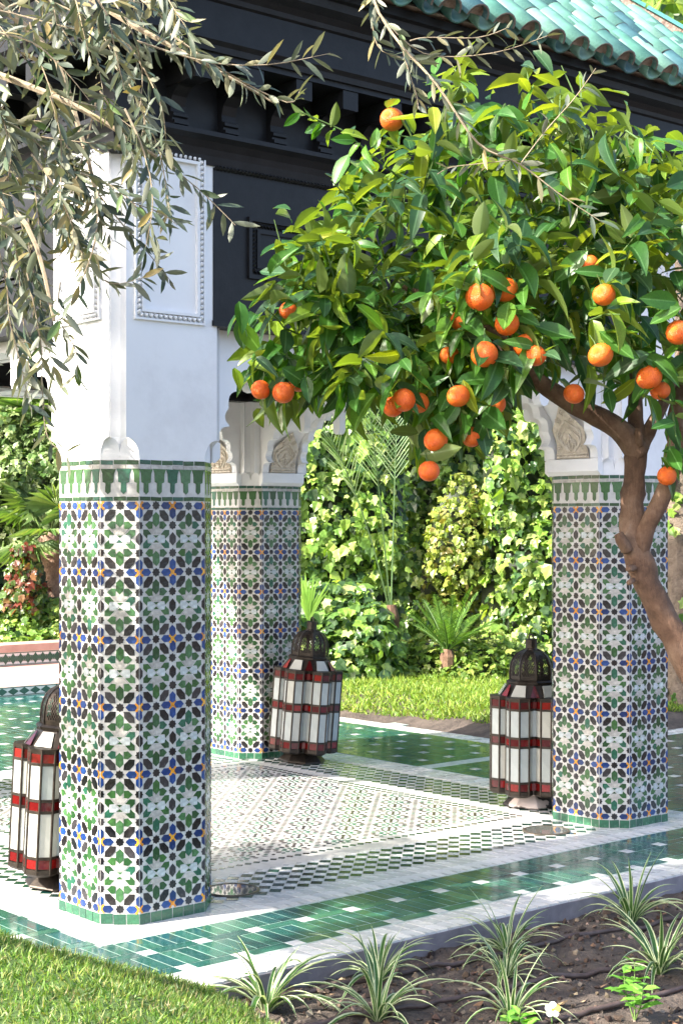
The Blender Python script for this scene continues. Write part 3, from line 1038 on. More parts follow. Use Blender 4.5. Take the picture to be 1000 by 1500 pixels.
def dome_r(z):
    for (r0, z0), (r1, z1) in zip(prof, prof[1:]):
        if z0 <= z <= z1: return r0 + (r1 - r0) * (z - z0) / (z1 - z0)
    return prof[-1][0]
NU, NV = 15, 30
for k in range(8):
    a0 = math.pi / 8 + k * math.pi / 4; a1 = a0 + math.pi / 4
    base = len(dome.v)
    for j in range(NV + 1):
        z = .162 * j / NV; rr = dome_r(z)
        p0 = Vector((rr * math.cos(a0), rr * math.sin(a0), 0)); p1 = Vector((rr * math.cos(a1), rr * math.sin(a1), 0))
        for i in range(NU + 1):
            p = p0.lerp(p1, i / NU); dome.v.append((p.x, p.y, dz + .022 + z))
    for j in range(NV):
        for i in range(NU):
            u_, v = (i + .5) / NU * 2 - 1, j / NV
            lim = .74 if v < .6 else .74 - (v - .6) * 2.2
            holed = .10 < v < .86 and abs(u_) < lim
            if holed:
                ii = abs(i - NU // 2)
                d_ = (ii * 2 + j) % 4
                if d_ in (0, 1) and (ii + j // 2) % 4 != 3: continue
            a = base + j * (NU + 1) + i
            dome.f.append((a, a + 1, a + NU + 2, a + NU + 1)); dome.c.append((.8,) * 3)
    dome.tube([(dome_r(.162 * j / 8) * 1.01 * math.cos(a0), dome_r(.162 * j / 8) * 1.01 * math.sin(a0), dz + .022 + .162 * j / 8) for j in range(9)], .0042, 5)
dome_me = mesh_of(dome, 'pierced_dome', IRON)
neck = MB()
nz = dz + .022 + .160
neck.lathe([(.038, nz), (.036, nz + .006), (.032, nz + .01), (.033, nz + .055), (.036, nz + .058), (.030, nz + .060)], 10)
neck_me = mesh_of(neck, 'neck', IRON)
loop = MB()
loop.tube([(.020 * math.cos(t * math.pi / 8), 0, nz + .058 + .026 * math.sin(t * math.pi / 8)) for t in range(9)], .005, 6)
loop_me = mesh_of(loop, 'hanging_loop', IRON)
# sloping collar of white panes and red wedges above the tubes
def trap(nm, k):
    m_ = MB(); z0, z1 = BZ + BH + .006, BZ + BH + .064
    r0, r1 = .178, .138
    if nm == 'white_pane': a0, a1, b0, b1 = -.235, .235, -.20, .20
    else: a0, a1, b0, b1 = -.135, .135, -.03, .03
    ctr = k * math.pi / 3 + (0 if nm == 'white_pane' else math.pi / 6)
    q = [(r0, a0, z0), (r0, a1, z0), (r1, b1, z1), (r1, b0, z1)]
    vs_ = [(rr * math.cos(a), rr * math.sin(a), z) for rr, a, z in q]
    vs_ += [(rr * 1.02 * math.cos(a), rr * 1.02 * math.sin(a), z + .002) for rr, a, z in q]
    vs_ = [tuple(Matrix.Rotation(ctr, 3, 'Z') @ Vector(p)) for p in vs_]
    m_.add(vs_, [(4, 5, 6, 7), (0, 1, 5, 4), (1, 2, 6, 5), (2, 3, 7, 6), (3, 0, 4, 7)], random.choice(WP if nm == 'white_pane' else RP))
    return mesh_of(m_, nm, PANE)
collar = [(nm, trap(nm, k)) for k in range(6) for nm in ('white_pane', 'red_pane')]

def lantern(label, loc, spin, lean_dir, lean, fm):
    t = thing('floor_lantern', label, 'lantern', loc, 'floor lanterns standing by the columns')
    ax = Vector((-lean_dir.y, lean_dir.x, 0))
    t.rotation_mode = 'QUATERNION'
    q = Matrix.Rotation(lean, 3, ax) @ Matrix.Rotation(spin, 3, 'Z')
    t.rotation_quaternion = q.to_quaternion()
    child('foot', fm, t); cr = child('body_core', core_me, t); child('dome_collar', ring_me, t)
    child('pierced_dome', dome_me, t); nk = child('neck', neck_me, t); child('hanging_loop', loop_me, nk)
    for nm, me in collar: child(nm, me, cr)
    for k in range(6):
        tb = child('lantern_tube', tube_me, t, (TC * math.cos(k * math.pi / 3), TC * math.sin(k * math.pi / 3), BZ), k * math.pi / 3)
        for f in (-2, -1, 0, 1, 2):
            an = f * math.pi / 4
            for z0, z1, nm in ROWSP:
                i = random.randrange(3)
                me = pane_mesh(nm, z1 - z0, side - .010, (WP if nm[0] == 'w' else RP)[i], i)
                child(nm, me, tb, (apo * math.cos(an), apo * math.sin(an), (z0 + z1) / 2), an)
        # narrow pane in the hollow between two tubes
        an = (k + .5) * math.pi / 3
        for z0, z1, nm in ROWSP:
            i = random.randrange(3)
            child(nm, pane_mesh(nm, z1 - z0, .036, (WP if nm[0] == 'w' else RP)[i], i), cr, (.1515 * math.cos(an), .1515 * math.sin(an), BZ + (z0 + z1) / 2), an)
    return t
view = math.atan2(-FWD.y, -FWD.x)                  # direction towards the viewer
lantern('leaning metal lantern with red and white panes at the foot of the rear column', (2.905, 2.526, .004), view + R(32), RIGHT, R(4.2), foot_me)
lantern('upright metal lantern with peeling pale foot and see-through dome beside the right column', (2.868, .508, .004), view + R(30), RIGHT, R(.3), foot2_me)
lantern('metal lantern with red and white panes half hidden behind the front column', (-.035, .525, .004), view + R(-25), RIGHT, R(2.6), foot_me)

# ------------------------------------------------------------------ lamps sunk into the floor
LENS, nt, b = mat_new('floor_lamp_glass')
b.inputs['Base Color'].default_value = (.10, .11, .10, 1); b.inputs['Roughness'].default_value = .03
b.inputs['Specular IOR Level'].default_value = .9
STEEL = m_plain('tarnished_steel_ring', (.10, .08, .06), (.25, .21, .17), 30, .4, .2, metal=.8)
for lab, x, y in (('round glass lamp sunk in the checked floor beside the front column', .452, -.035),
                  ('round glass lamp sunk in the checked floor before the right column', 2.40, -.03)):
    t = thing('floor_lamp', lab, 'lamp', (x, y, 0), 'round lamps sunk in the floor')
    m_ = MB(); M_ = Matrix.Translation((x, y, 0))
    n = 40
    pr = [(.118, -.008), (.118, .004), (.112, .007), (.104, .006), (.104, -.008)]
    for rr, z in pr: m_.v.extend([(x + rr * math.cos(2 * math.pi * k / n), y + rr * math.sin(2 * math.pi * k / n), z) for k in range(n)])
    for i in range(len(pr) - 1):
        for k in range(n): m_.f.append((i * n + k, i * n + (k + 1) % n, (i + 1) * n + (k + 1) % n, (i + 1) * n + k)); m_.c.append((.8,) * 3)
    m_.obj('rim', STEEL, t)
    m_ = MB(); m_.lathe([(.1035, -.008), (.1035, .0045)], 40, M=M_); m_.obj('lens', LENS, t)

# ------------------------------------------------------------------ plants: leaf shapes
BARK, nt, b = mat_new('orange_tree_bark')
n = tex_noise(nt, 9, 7, .7); r = ramp(nt, n.outputs[0], [(.28, (.055, .030, .019)), (.48, (.15, .085, .054)), (.62, (.22, .14, .095)), (.76, (.30, .24, .19))])
L(nt, r.outputs[0], b.inputs['Base Color']); b.inputs['Roughness'].default_value = .92
tc = nt.nodes.new('ShaderNodeTexCoord'); mp = nt.nodes.new('ShaderNodeMapping'); mp.inputs['Scale'].default_value = (1, 1, .28); L(nt, tc.outputs['Object'], mp.inputs[0])
n2 = nt.nodes.new('ShaderNodeTexNoise'); n2.inputs['Scale'].default_value = 75; n2.inputs['Detail'].default_value = 6; n2.inputs['Roughness'].default_value = .75; L(nt, mp.outputs[0], n2.inputs['Vector'])
bump(nt, b, n2.outputs[0], 1.0, .008)
OBARK = m_plain('olive_bark', (.20, .16, .11), (.34, .28, .19), 20, .9, .5, 60, .004)
CITRUS = m_leaf('citrus_leaf', .38, .33, under=(.16, .20, .06), tint=(1.9, 1.9, .35), spec=.4)
OLIVE = m_leaf('olive_leaf', .22, .45, under=(.21, .225, .165), tint=(1.3, 1.25, .6))
SPIDER = m_leaf('spider_leaf', .25, .4, tint=(1.2, 1.3, .6))
IVY = m_leaf('ivy_leaf', .28, .35, tint=(1.5, 1.6, .4))
GRASS = m_leaf('grass_blade', .30, .5, tint=(1.4, 1.5, .4))
PEEL, nt, b = mat_new('orange_peel')
n = tex_noise(nt, 1.6, 5, .6); oi = nt.nodes.new('ShaderNodeObjectInfo')
ad = nt.nodes.new('ShaderNodeMath'); ad.operation = 'MULTIPLY_ADD'; ad.inputs[1].default_value = .22; L(nt, oi.outputs['Random'], ad.inputs[0]); L(nt, n.outputs[0], ad.inputs[2])
r = ramp(nt, ad.outputs[0], [(.30, (.64, .085, .007)), (.52, (.74, .120, .010)), (.74, (.80, .165, .014)), (.95, (.62, .19, .02))])
L(nt, r.outputs[0], b.inputs['Base Color']); b.inputs['Roughness'].default_value = .40
n2 = nt.nodes.new('ShaderNodeTexVoronoi'); n2.inputs['Scale'].default_value = 16; tc = nt.nodes.new('ShaderNodeTexCoord'); L(nt, tc.outputs['Object'], n2.inputs['Vector'])
bump(nt, b, n2.outputs['Distance'], .35, .05)

def citrus_template(curl, fold, wid):
    """leaf 1 long along +y, folded along the midrib, curved down"""
    n = 6; V = []; F = []
    for j in range(n + 1):
        t = j / n
        w = wid * (math.sin(math.pi * min(1, t ** .85)) ** .8) if 0 < t < 1 else 0
        z = -curl * t * t
        lift = fold * w
        wave = .012 * math.sin(t * 14)
        c = min(.018, w * .3)
        V += [(-w, t, z + lift + wave), (-c, t, z + c * fold), (c, t, z + c * fold), (w, t, z + lift - wave)]
    for j in range(n):
        a = j * 4
        F += [(a, a + 1, a + 5, a + 4), (a + 1, a + 2, a + 6, a + 5), (a + 2, a + 3, a + 7, a + 6)]
    return V, F
MID = 3                                           # every second face of three is the paler midrib
def leaf_cols(F, c, rib):
    return [tuple(min(1, x * 1.5 + .03) for x in c) if rib and k % 3 == 1 else c for k in range(len(F))]
CT = [citrus_template(c, f, w) for c, f, w in ((.18, .35, .21), (.32, .5, .19), (.10, .25, .23), (.45, .4, .20), (.25, .65, .20), (.7, .5, .18), (-.12, .4, .22), (.5, .9, .19))]
CCOL = [(.028, .092, .018), (.040, .122, .020), (.058, .158, .024), (.090, .200, .024), (.15, .24, .022), (.23, .28, .024), (.028, .078, .032), (.046, .104, .046)]
CW = [5, 6, 5, 4, 2, 1.5, 4, 3]

def foliage(parent, leaves, templates, mat, n_single, nm, restname, score):
    """leaves: (pos, 3x3 (scaled), template index, colour index/col). The largest in view become single parts."""
    leaves.sort(key=score)
    meshes = {}
    for (p, m3, ti, ci, cols) in leaves[:n_single]:
        sc = m3.col[1].length
        key = (ti, ci)
        if key not in meshes:
            mb = MB(); V, F = templates[ti]; mb.add(V, F, cols[ci]); mb.c = leaf_cols(F, cols[ci], templates is CT); meshes[key] = mesh_of(mb, nm, mat, True)
        o = put(nm, meshes[key], p, parent, rot=(m3 * (1 / sc)).to_quaternion())
        o.scale = (sc, sc, sc)
    byt = {}
    for l in leaves[n_single:]: byt.setdefault(l[2], []).append(l)
    Vs, Fs, Cs = [], [], []
    off = 0
    for ti, ls in byt.items():
        V, F = templates[ti]; V = np.array(V); n = len(V)
        mats = np.array([[list(r_) for r_ in l[1]] for l in ls]); pos = np.array([list(l[0]) for l in ls])
        VV = (np.einsum('nij,kj->nki', mats, V) + pos[:, None, :]).reshape(-1, 3)
        Vs.append(VV)
        for i, l in enumerate(ls):
            cc = jit(l[4][l[3]], .18)
            Cs += leaf_cols(F, cc, templates is CT)
            for f in F: Fs.append([q + off + i * n for q in f])
        off += len(VV)
    if not Vs: return None
    mb = MB(); mb.v = np.concatenate(Vs).tolist(); mb.f = Fs; mb.c = Cs
    return mb.obj(restname, mat, parent, smooth=True, kind='stuff')

def rvec(a=1.0): return Vector((random.gauss(0, a), random.gauss(0, a), random.gauss(0, a)))

# ------------------------------------------------------------------ orange tree
TD = 4.2
OT = thing('orange_tree', 'orange tree with glossy leaves and ripe fruit leaning in from the right', 'tree', at(1130, 766.1 + (1.537 + .07) * 2291.7 / TD, TD))
def path(pts, rads, sub=4):
    """smooth a polyline"""
    P = [Vector(p) for p in pts]; out = []; ro = []
    for i in range(len(P) - 1):
        p0, p1, p2, p3 = P[max(i - 1, 0)], P[i], P[i + 1], P[min(i + 2, len(P) - 1)]
        for k in range(sub):
            t = k / sub
            out.append(.5 * ((2 * p1) + (p2 - p0) * t + (2 * p0 - 5 * p1 + 4 * p2 - p3) * t * t + (-p0 + 3 * p1 - 3 * p2 + p3) * t ** 3))
            ro.append(rads[i] + (rads[i + 1] - rads[i]) * t)
    out.append(P[-1]); ro.append(rads[-1])
    return out, ro
def limb(mb, pts, rads, n=10, wob=.06):
    p, r_ = path(pts, rads, 5)
    b0 = len(mb.v)
    mb.tube(p, r_, n)
    for i in range(b0, len(mb.v)):
        v = Vector(mb.v[i]); k = noise.noise(v * 22) * wob * .06 + noise.noise(v * 60) * wob * .02
        c_ = p[min((i - b0) // n, len(p) - 1)]
        d_ = v - c_
        if d_.length > 1e-6: mb.v[i] = tuple(v + d_.normalized() * k)
ground_y = 766.1 + 1.607 * 2291.7 / TD
tm = MB()
limb(tm, [at(1130, ground_y + 10, TD), at(1118, 1420, TD), at(1085, 1180, TD), at(1025, 1010, TD), at(965, 890, TD), at(932, 815, TD), at(925, 770, TD), at(928, 710, TD), at(930, 650, TD)],
     [.074, .052, .046, .041, .037, .035, .034, .031, .028], 16, .18)
trunk = tm.obj('trunk', BARK, OT, smooth=True)
lm = MB()
limb(lm, [at(935, 665, TD), at(905, 628, TD - .02), at(850, 598, TD - .05), at(790, 560, TD - .08), at(740, 505, TD - .08), at(680, 460, TD - .05), at(590, 420, TD)], [.035, .030, .026, .023, .018, .014, .006])
lm.obj('limb', BARK, OT, smooth=True)
lm = MB()
limb(lm, [at(932, 655, TD), at(930, 600, TD + .02), at(927, 520, TD + .05), at(900, 420, TD + .08), at(880, 300, TD + .1)], [.026, .019, .017, .013, .006])
lm.obj('limb', BARK, OT, smooth=True)
lm = MB()
limb(lm, [at(935, 660, TD), at(958, 615, TD + .03), at(985, 560, TD + .08), at(1010, 470, TD + .1)], [.024, .018, .014, .008])
lm.obj('limb', BARK, OT, smooth=True)
lm = MB()
limb(lm, [at(932, 812, TD), at(948, 770, TD - .03), at(975, 715, TD - .05), at(990, 660, TD - .05), at(988, 610, TD - .03), at(1005, 545, TD), at(1020, 430, TD)], [.030, .024, .024, .026, .022, .018, .008])
lm.obj('limb', BARK, OT, smooth=True)
for (x, y, dx, dy, r_) in ((917, 805, -12, -24, .016), (928, 832, -12, 1, .010), (926, 850, -8, 5, .008), (936, 652, -2, -24, .011), (992, 640, 8, -12, .016)):
    lm = MB(); limb(lm, [at(x, y, TD - .03), at(x + dx * .6, y + dy * .6, TD - .05), at(x + dx, y + dy, TD - .05)], [r_, r_ * .95, r_ * .6], 8)
    lm.obj('pruned_stub', BARK, trunk, smooth=True)

# crown: clumps of sprigs set through a few rounded masses (place, radii in metres across / up / deep)
px2m = TD / 2291.7
masses = [((590, 425), (.28, .30, .30), .0, 66), ((720, 330), (.36, .36, .36), .05, 80), ((880, 350), (.36, .34, .38), .1, 78), ((590, 535), (.26, .15, .24), -.1, 48),
          ((455, 470), (.15, .16, .18), -.05, 38), ((1035, 420), (.34, .40, .38), .1, 66), ((750, 465), (.34, .17, .28), -.1, 56), ((660, 590), (.11, .09, .12), -.15, 9),
          ((970, 570), (.10, .10, .12), -.1, 10), ((410, 535), (.08, .06, .08), -.1, 14), ((610, 225), (.17, .10, .14), .0, 13), ((740, 150), (.22, .08, .16), .05, 16), ((880, 190), (.2, .1, .2), .05, 14)]
leaves = []; twigs = MB(); twig_list = []
for (px_, py_), (ra, rb, rc), dd, cnt in masses:
    ctr = at(px_, py_, TD + dd)
    for _ in range(cnt):
        v = rvec().normalized() * (random.random() ** .33)
        off = RIGHT * (v.x * ra) + Vector((0, 0, v.y * rb)) + FWD * (v.z * rc)
        base = ctr + off
        out = (RIGHT * (v.x / ra) + Vector((0, 0, v.y / rb + .6)) + FWD * (v.z / rc)).normalized()
        d = (out * .8 + rvec(.45) + Vector((0, 0, .25))).normalized()
        if py_ > 500: d = (d + Vector((0, 0, -.9))).normalized()
        ln = random.uniform(.10, .20)
        pts = [base + d * ln * t + Vector((0, 0, -.03 * t * t)) for t in (0, .5, 1)]
        twig_list.append(pts)
        nl = random.randint(5, 8)
        hue = random.choices(range(len(CCOL)), CW)[0]
        for k in range(nl):
            t = (k + .6) / nl
            p = base + d * ln * t
            an = k * 2.4 + random.random()
            s_ = d.orthogonal().normalized(); w_ = d.cross(s_)
            rad = s_ * math.cos(an) + w_ * math.sin(an)
            ld = (rad * random.uniform(.7, 1.1) + d * random.uniform(.25, .9) + Vector((0, 0, -random.uniform(.1, .75)))).normalized()
            sc = random.choice((random.uniform(.065, .095), random.uniform(.085, .132))) * (.8 if t > .85 else 1)
            m3 = frame(ld, Vector((0, 0, 1)) + rvec(.35) - FWD * .15, random.gauss(0, .4)) * sc
            ci = hue if random.random() < .55 else random.choices(range(len(CCOL)), CW)[0]
            leaves.append((p, m3, random.randrange(len(CT)), ci, CCOL))
# a few sprays that hang with the fruit at the edges of the crown
for (px_, py_, n_) in ((395, 548, 6), (420, 560, 7), (350, 492, 4), (500, 590, 5), (640, 620, 5), (700, 600, 5), (745, 560, 4), (770, 560, 3), (860, 560, 3), (930, 600, 4), (980, 690, 3), (945, 620, 3), (545, 570, 5), (600, 560, 5), (675, 650, 3)):
    base = at(px_, py_ - 25, TD - .16)
    twig_list.append([base, base + Vector((0, 0, .06)), base + Vector((.02, .03, .11))])
    for k in range(n_):
        an = k * 2.4 + random.random()
        ld = (RIGHT * math.cos(an) * .7 + FWD * math.sin(an) * .5 + Vector((0, 0, -random.uniform(.4, 1.2)))).normalized()
        m3 = frame(ld, -FWD + rvec(.5), random.gauss(0, .4)) * random.uniform(.085, .12)
        leaves.append((base + Vector((0, 0, random.uniform(-.01, .05))), m3, random.randrange(len(CT)), random.choices(range(len(CCOL)), CW)[0], CCOL))
FR = [(574, 175, 17, 0), (702, 435, 20, -.3), (738, 424, 19, -.25), (742, 474, 17, -.27), (709, 519, 19, -.3), (769, 506, 17, -.26), (783, 521, 16, -.28), (671, 580, 17, -.28), (575, 596, 15, -.26),
      (591, 586, 17, -.28), (613, 590, 15, -.22), (724, 592, 16, -.2), (638, 645, 17, -.24), (690, 640, 15, -.2), (628, 690, 15, -.24), (382, 571, 14, -.16), (415, 575, 16, -.18), (437, 560, 14, -.14),
      (422, 455, 13, -.15), (674, 470, 15, -.2), (658, 520, 14, -.2), (840, 577, 15, -.18), (884, 432, 17, -.28), (879, 520, 18, -.28), (950, 553, 18, -.22), (966, 572, 14, -.18), (993, 487, 18, -.3), (976, 697, 14, -.06), (862, 386, 13, -.2)]
for (x, y, r_, dd) in FR:
    dep = TD + dd * 1.3 - .03
    top_ = at(x, y - r_ * 1.5, dep)
    for k in range(random.randint(2, 4)):
        an = random.uniform(0, 6.28)
        ld = (RIGHT * math.cos(an) * .9 - FWD * random.uniform(-.3, .5) + Vector((0, 0, random.uniform(-.9, .2)))).normalized()
        m3 = frame(ld, -FWD + Vector((0, 0, .6)) + rvec(.4), random.gauss(0, .3)) * random.uniform(.075, .115)
        leaves.append((top_ + rvec(.012), m3, random.randrange(len(CT)), random.choices(range(len(CCOL)), CW)[0], CCOL))
def keep_clear(l):
    """nothing grows through the bare fork below the crown"""
    q = l[0] - CAM
    dp = q.dot(FWD); x = 500 + q.dot(RIGHT) / dp * 2291.7; y = 766.1 - q.z / dp * 2291.7
    return not (x > 790 and y > 575 and x < 940)
TOPL = [(300, 520), (335, 485), (375, 430), (388, 360), (440, 292), (485, 262), (532, 232), (560, 165), (600, 145), (660, 100), (700, 88), (760, 95), (800, 118), (860, 138), (920, 150), (960, 188), (1000, 208), (1300, 200)]
BOTL = [(300, 500), (335, 510), (350, 560), (400, 622), (430, 645), (448, 588), (520, 588), (560, 600), (600, 622), (615, 690), (660, 692), (720, 640), (765, 600), (800, 552), (880, 552), (900, 600), (960, 645), (1000, 700), (1300, 700)]
def lin(P_, x):
    for (x0, y0), (x1, y1) in zip(P_, P_[1:]):
        if x0 <= x <= x1: return y0 + (y1 - y0) * (x - x0) / (x1 - x0)
    return None
def in_crown(l):
    """keeps the crown to the rounded, open outline of the tree"""
    loose = random.choice((0, 0, 0, 14, 30))
    for f in (0, 1):
        q = l[0] + l[1].col[1] * f - CAM
        dp = q.dot(FWD); x = 500 + q.dot(RIGHT) / dp * 2291.7; y = 766.1 - q.z / dp * 2291.7
        t_, b_ = lin(TOPL, x), lin(BOTL, x)
        w_ = 26 * noise.noise(Vector((x * .017, 1.5, 0))) + 22 * noise.noise(Vector((x * .05, 7.5, 0)))
        if t_ is None or y < t_ - 6 + w_ - loose or y > b_ + 6 + w_ * .6 + loose: return False
    return True
for k in range(16):                                # one loose sprig in front of the eaves
    f = k / 15
    p = at(440 + 110 * f, 165 + 55 * f, TD)
    ld = (RIGHT * random.gauss(-.3, .6) + FWD * random.gauss(0, .5) + Vector((0, 0, random.gauss(0, .5)))).normalized()
    leaves.append((p, frame(ld, -FWD + rvec(.6)) * random.uniform(.045, .075), random.randrange(len(CT)), random.choices(range(len(CCOL)), CW)[0], CCOL))
twigs.tube([at(438, 163, TD), at(500, 190, TD), at(560, 240, TD + .05), at(620, 290, TD + .1)], [.0015, .002, .003, .003], 4, (.07, .13, .03))
n_sp = len(leaves)
leaves = [l for i, l in enumerate(leaves) if keep_clear(l) and (i >= n_sp - 16 or in_crown(l))]
TWIGM = m_attr('green_twig', .6, .2, 30, .1)
for pts in twig_list:
    if in_crown((pts[0], Matrix((pts[2] - pts[0], (pts[2] - pts[0]) * 1.15, pts[2])).transposed())): twigs.tube(pts, [.003, .0025, .0015], 4, (.07, .13, .03))
twigs.obj('twigs', TWIGM, OT, kind='stuff')
foliage(OT, leaves, CT, CITRUS, 300, 'leaf', 'foliage', lambda l: (l[0] - CAM).dot(FWD) - (0.05 if l[1].col[1].length > .1 else 0))

ob = MB()
n1, n2 = 14, 20
for j in range(n1 + 1):
    th = math.pi * j / n1
    rr = math.sin(th); z = math.cos(th) * .95
    if j == 0: z -= .05
    for k in range(n2): ob.v.append((rr * math.cos(2 * math.pi * k / n2), rr * math.sin(2 * math.pi * k / n2), z))
for j in range(n1):
    for k in range(n2): ob.f.append((j * n2 + k, j * n2 + (k + 1) % n2, (j + 1) * n2 + (k + 1) % n2, (j + 1) * n2 + k)); ob.c.append((.8,) * 3)
orange_me = mesh_of(ob, 'orange', PEEL, True)
stalk = MB(); stalk.tube([(0, 0, .93), (.05, 0, 1.25), (.02, .1, 1.9)], [.06, .05, .05], 5, (.07, .13, .03))
stalk.lathe([(.2, .93), (.16, .97), (.06, .99)], 6, (.07, .13, .03))
stalk_me = mesh_of(stalk, 'stalk', TWIGM)
for (x, y, r_, dd) in FR:
    dep = TD + dd * 1.3 - .03
    p = at(x, y, dep)
    o = put('orange', orange_me, p, OT)
    k = r_ / 2291.7 * dep * 1.05
    o.rotation_euler = (random.uniform(-.4, .4), random.uniform(-.4, .4), random.uniform(0, 6))
    o.scale = (k * random.uniform(.95, 1.04), k * random.uniform(.95, 1.04), k * random.uniform(.92, 1.04))
    st = bpy.data.objects.new('stalk', stalk_me); C.objects.link(st); st.parent = o

# ------------------------------------------------------------------ olive tree
OV_T = []
for c_, w in ((.12, .115), (.25, .10), (.02, .13)):
    n = 4; V = []; F = []
    for j in range(n + 1):
        t = j / n; ww = w * (math.sin(math.pi * t) ** .7 if 0 < t < 1 else 0)
        V += [(-ww, t, -c_ * t * t + ww * .3), (0, t, -c_ * t * t), (ww, t, -c_ * t * t + ww * .3)]
    for j in range(n): a = j * 3; F += [(a, a + 1, a + 4, a + 3), (a + 1, a + 2, a + 5, a + 4)]
    OV_T.append((V, F))
OCOL = [(.040, .064, .042), (.058, .085, .054), (.030, .050, .038), (.09, .115, .078), (.20, .17, .075), (.27, .22, .09), (.09, .15, .045), (.10, .12, .095)]
OWT = [7, 7, 4, 4, 2, 1.3, 2, 5]
OD = 3.35
tb = at(-620, 766.1 + 1.607 * 2291.7 / 3.9, 3.9)
OL = thing('olive_tree', 'olive tree with slim grey-green leaves drooping into the top of the view', 'tree', tb)
tm = MB()
limb(tm, [tb - Vector((0, 0, .05)), tb + Vector((.03, .02, .9)), tb + Vector((-.04, .05, 1.7)), tb + Vector((.05, .0, 2.5))], [.15, .11, .10, .08], 14, .5)
tm.obj('trunk', OBARK, OL, smooth=True)
top = tb + Vector((.05, 0, 2.45))
ol = []; br = MB()
def strand(pts, rads, n_leaf, lsc=(.040, .066), colw=OWT, spread=1.0):
    p, r_ = path(pts, rads, 4)
    br.tube(p, [q * .6 for q in r_], 5, (.42, .35, .22))
    n_leaf = int(n_leaf * 1.35)
    seg = [(p[i + 1] - p[i]).length for i in range(len(p) - 1)]
    tot = sum(seg)
    for k in range(n_leaf):
        s_ = tot * (k + .3 + random.random() * .4) / n_leaf
        i = 0
        while i < len(seg) - 1 and s_ > seg[i]: s_ -= seg[i]; i += 1
        d = (p[i + 1] - p[i]).normalized(); pos = p[i] + d * s_
        sd = d.orthogonal().normalized(); w_ = d.cross(sd)
        an = k * math.pi / 2 + random.gauss(0, .5)
        for q in (0, 1):
            if random.random() < .12: continue
            a2 = an + q * math.pi
            rad = sd * math.cos(a2) + w_ * math.sin(a2)
            ld = (rad * spread + d * random.uniform(.5, 1.2) + rvec(.2) + Vector((0, 0, -.25))).normalized()
            sc = random.uniform(*lsc)
            m3 = frame(ld, Vector((0, 0, 1)) + rvec(.6), random.gauss(0, .8)) * sc
            ol.append((pos, m3, random.randrange(3), random.choices(range(8), colw)[0], OCOL))
def S(*q): return [at(x, y, OD + d) for x, y, d in q]
# main boughs coming in from the upper left
boughs = [S((-500, -260, .4), (-200, -120, .2), (60, -40, .1), (200, 40, 0), (330, 110, -.05), (400, 150, -.05)),
          S((-480, -100, .4), (-200, 40, .2), (0, 110, .1), (120, 160, 0), (230, 230, 0)),
          S((-480, 0, .4), (-250, 160, .2), (-60, 260, .1), (40, 330, .05), (80, 470, 0)),
          S((-450, -200, .5), (-120, -60, .3), (60, 60, .25), (120, 200, .2), (150, 330, .2))]
for b_ in boughs: strand(b_, [.022, .018, .013, .010, .006, .003][:len(b_)], 10)
lmb = MB(); limb(lmb, [top, top + Vector((.2, -.25, .35)), at(-500, -260, OD + .4)], [.07, .05, .022], 8); limb(lmb, [top, top + Vector((.1, -.3, .1)), at(-480, -60, OD + .4)], [.06, .04, .022], 8)
limb(lmb, [top, top + Vector((.0, .7, .5)), Vector((-2.35, .2, 3.9))], [.06, .03, .008], 8)
lmb.obj('limb', OBARK, OL, smooth=True)
# hand-placed sprays that show against the pavilion
strand(S((250, 50, -.05), (330, 105, -.08), (420, 150, -.1), (440, 130, -.1)), [.004, .003, .002, .001], 13)
strand(S((200, 60, -.1), (300, 90, -.1), (390, 95, -.1), (484, 78, -.1)), [.004, .003, .002, .001], 13)
strand(S((210, 190, 0), (260, 250, 0), (300, 285, 0), (345, 330, 0)), [.003, .002, .002, .001], 9)
strand(S((120, 250, .1), (180, 290, .1), (235, 312, .1), (260, 330, .1)), [.003, .002, .002, .001], 11)
strand(S((90, 330, .1), (120, 370, .1), (160, 415, .1), (215, 405, .1)), [.003, .002, .002, .001], 14)
strand(S((40, 400, 0), (60, 500, 0), (62, 560, 0), (70, 640, 0), (105, 668, 0)), [.003, .002, .002, .002, .001], 15)
strand(S((10, 400, 0), (15, 470, 0), (30, 530, 0), (45, 600, 0)), [.003, .002, .002, .001], 12)
strand(S((20, 330, .1), (30, 420, .1), (40, 520, .1), (50, 560, .1)), [.003, .002, .002, .001], 13)
strand(S((560, -160, .1), (545, -20, 0), (575, 50, -.05), (640, 125, -.1), (700, 210, -.1), (760, 240, -.1), (820, 285, -.1), (885, 328, -.1)), [.006, .005, .0045, .004, .004, .003, .002, .001], 30, (.036, .058), [3, 4, 3, 5, 3, 2, 1, 9])
strand(S((762, 240, -.1), (800, 190, -.1), (840, 145, -.1), (872, 100, -.1)), [.003, .002, .002, .001], 7, (.03, .045), [3, 4, 3, 5, 2, 1, 1, 9])
strand(S((555, 20, 0), (620, 78, 0), (720, 78, 0), (808, 50, 0)), [.003, .002, .002, .001], 12, (.032, .05), [3, 4, 3, 5, 2, 1, 1, 9])
strand(S((600, 60, 0), (625, 55, 0), (700, 55, 0), (745, 40, 0)), [.003, .002, .002, .001], 8, (.03, .045), [3, 4, 3, 5, 2, 1, 1, 9])
strand(S((548, -40, 0), (545, 30, 0), (560, 75, 0), (620, 90, 0)), [.003, .002, .002, .001], 14, (.032, .05), [3, 4, 3, 5, 2, 1, 2, 9])
strand(S((590, 75, -.05), (600, 110, -.05), (610, 140, -.05), (612, 160, -.05)), [.002, .002, .002, .001], 7, (.035, .05), [3, 4, 3, 5, 2, 1, 2, 9])
strand(S((745, 235, -.1), (700, 240, -.1), (660, 245, -.1), (640, 255, -.1)), [.002, .002, .002, .001], 7, (.03, .042), [3, 4, 3, 5, 2, 1, 2, 9])
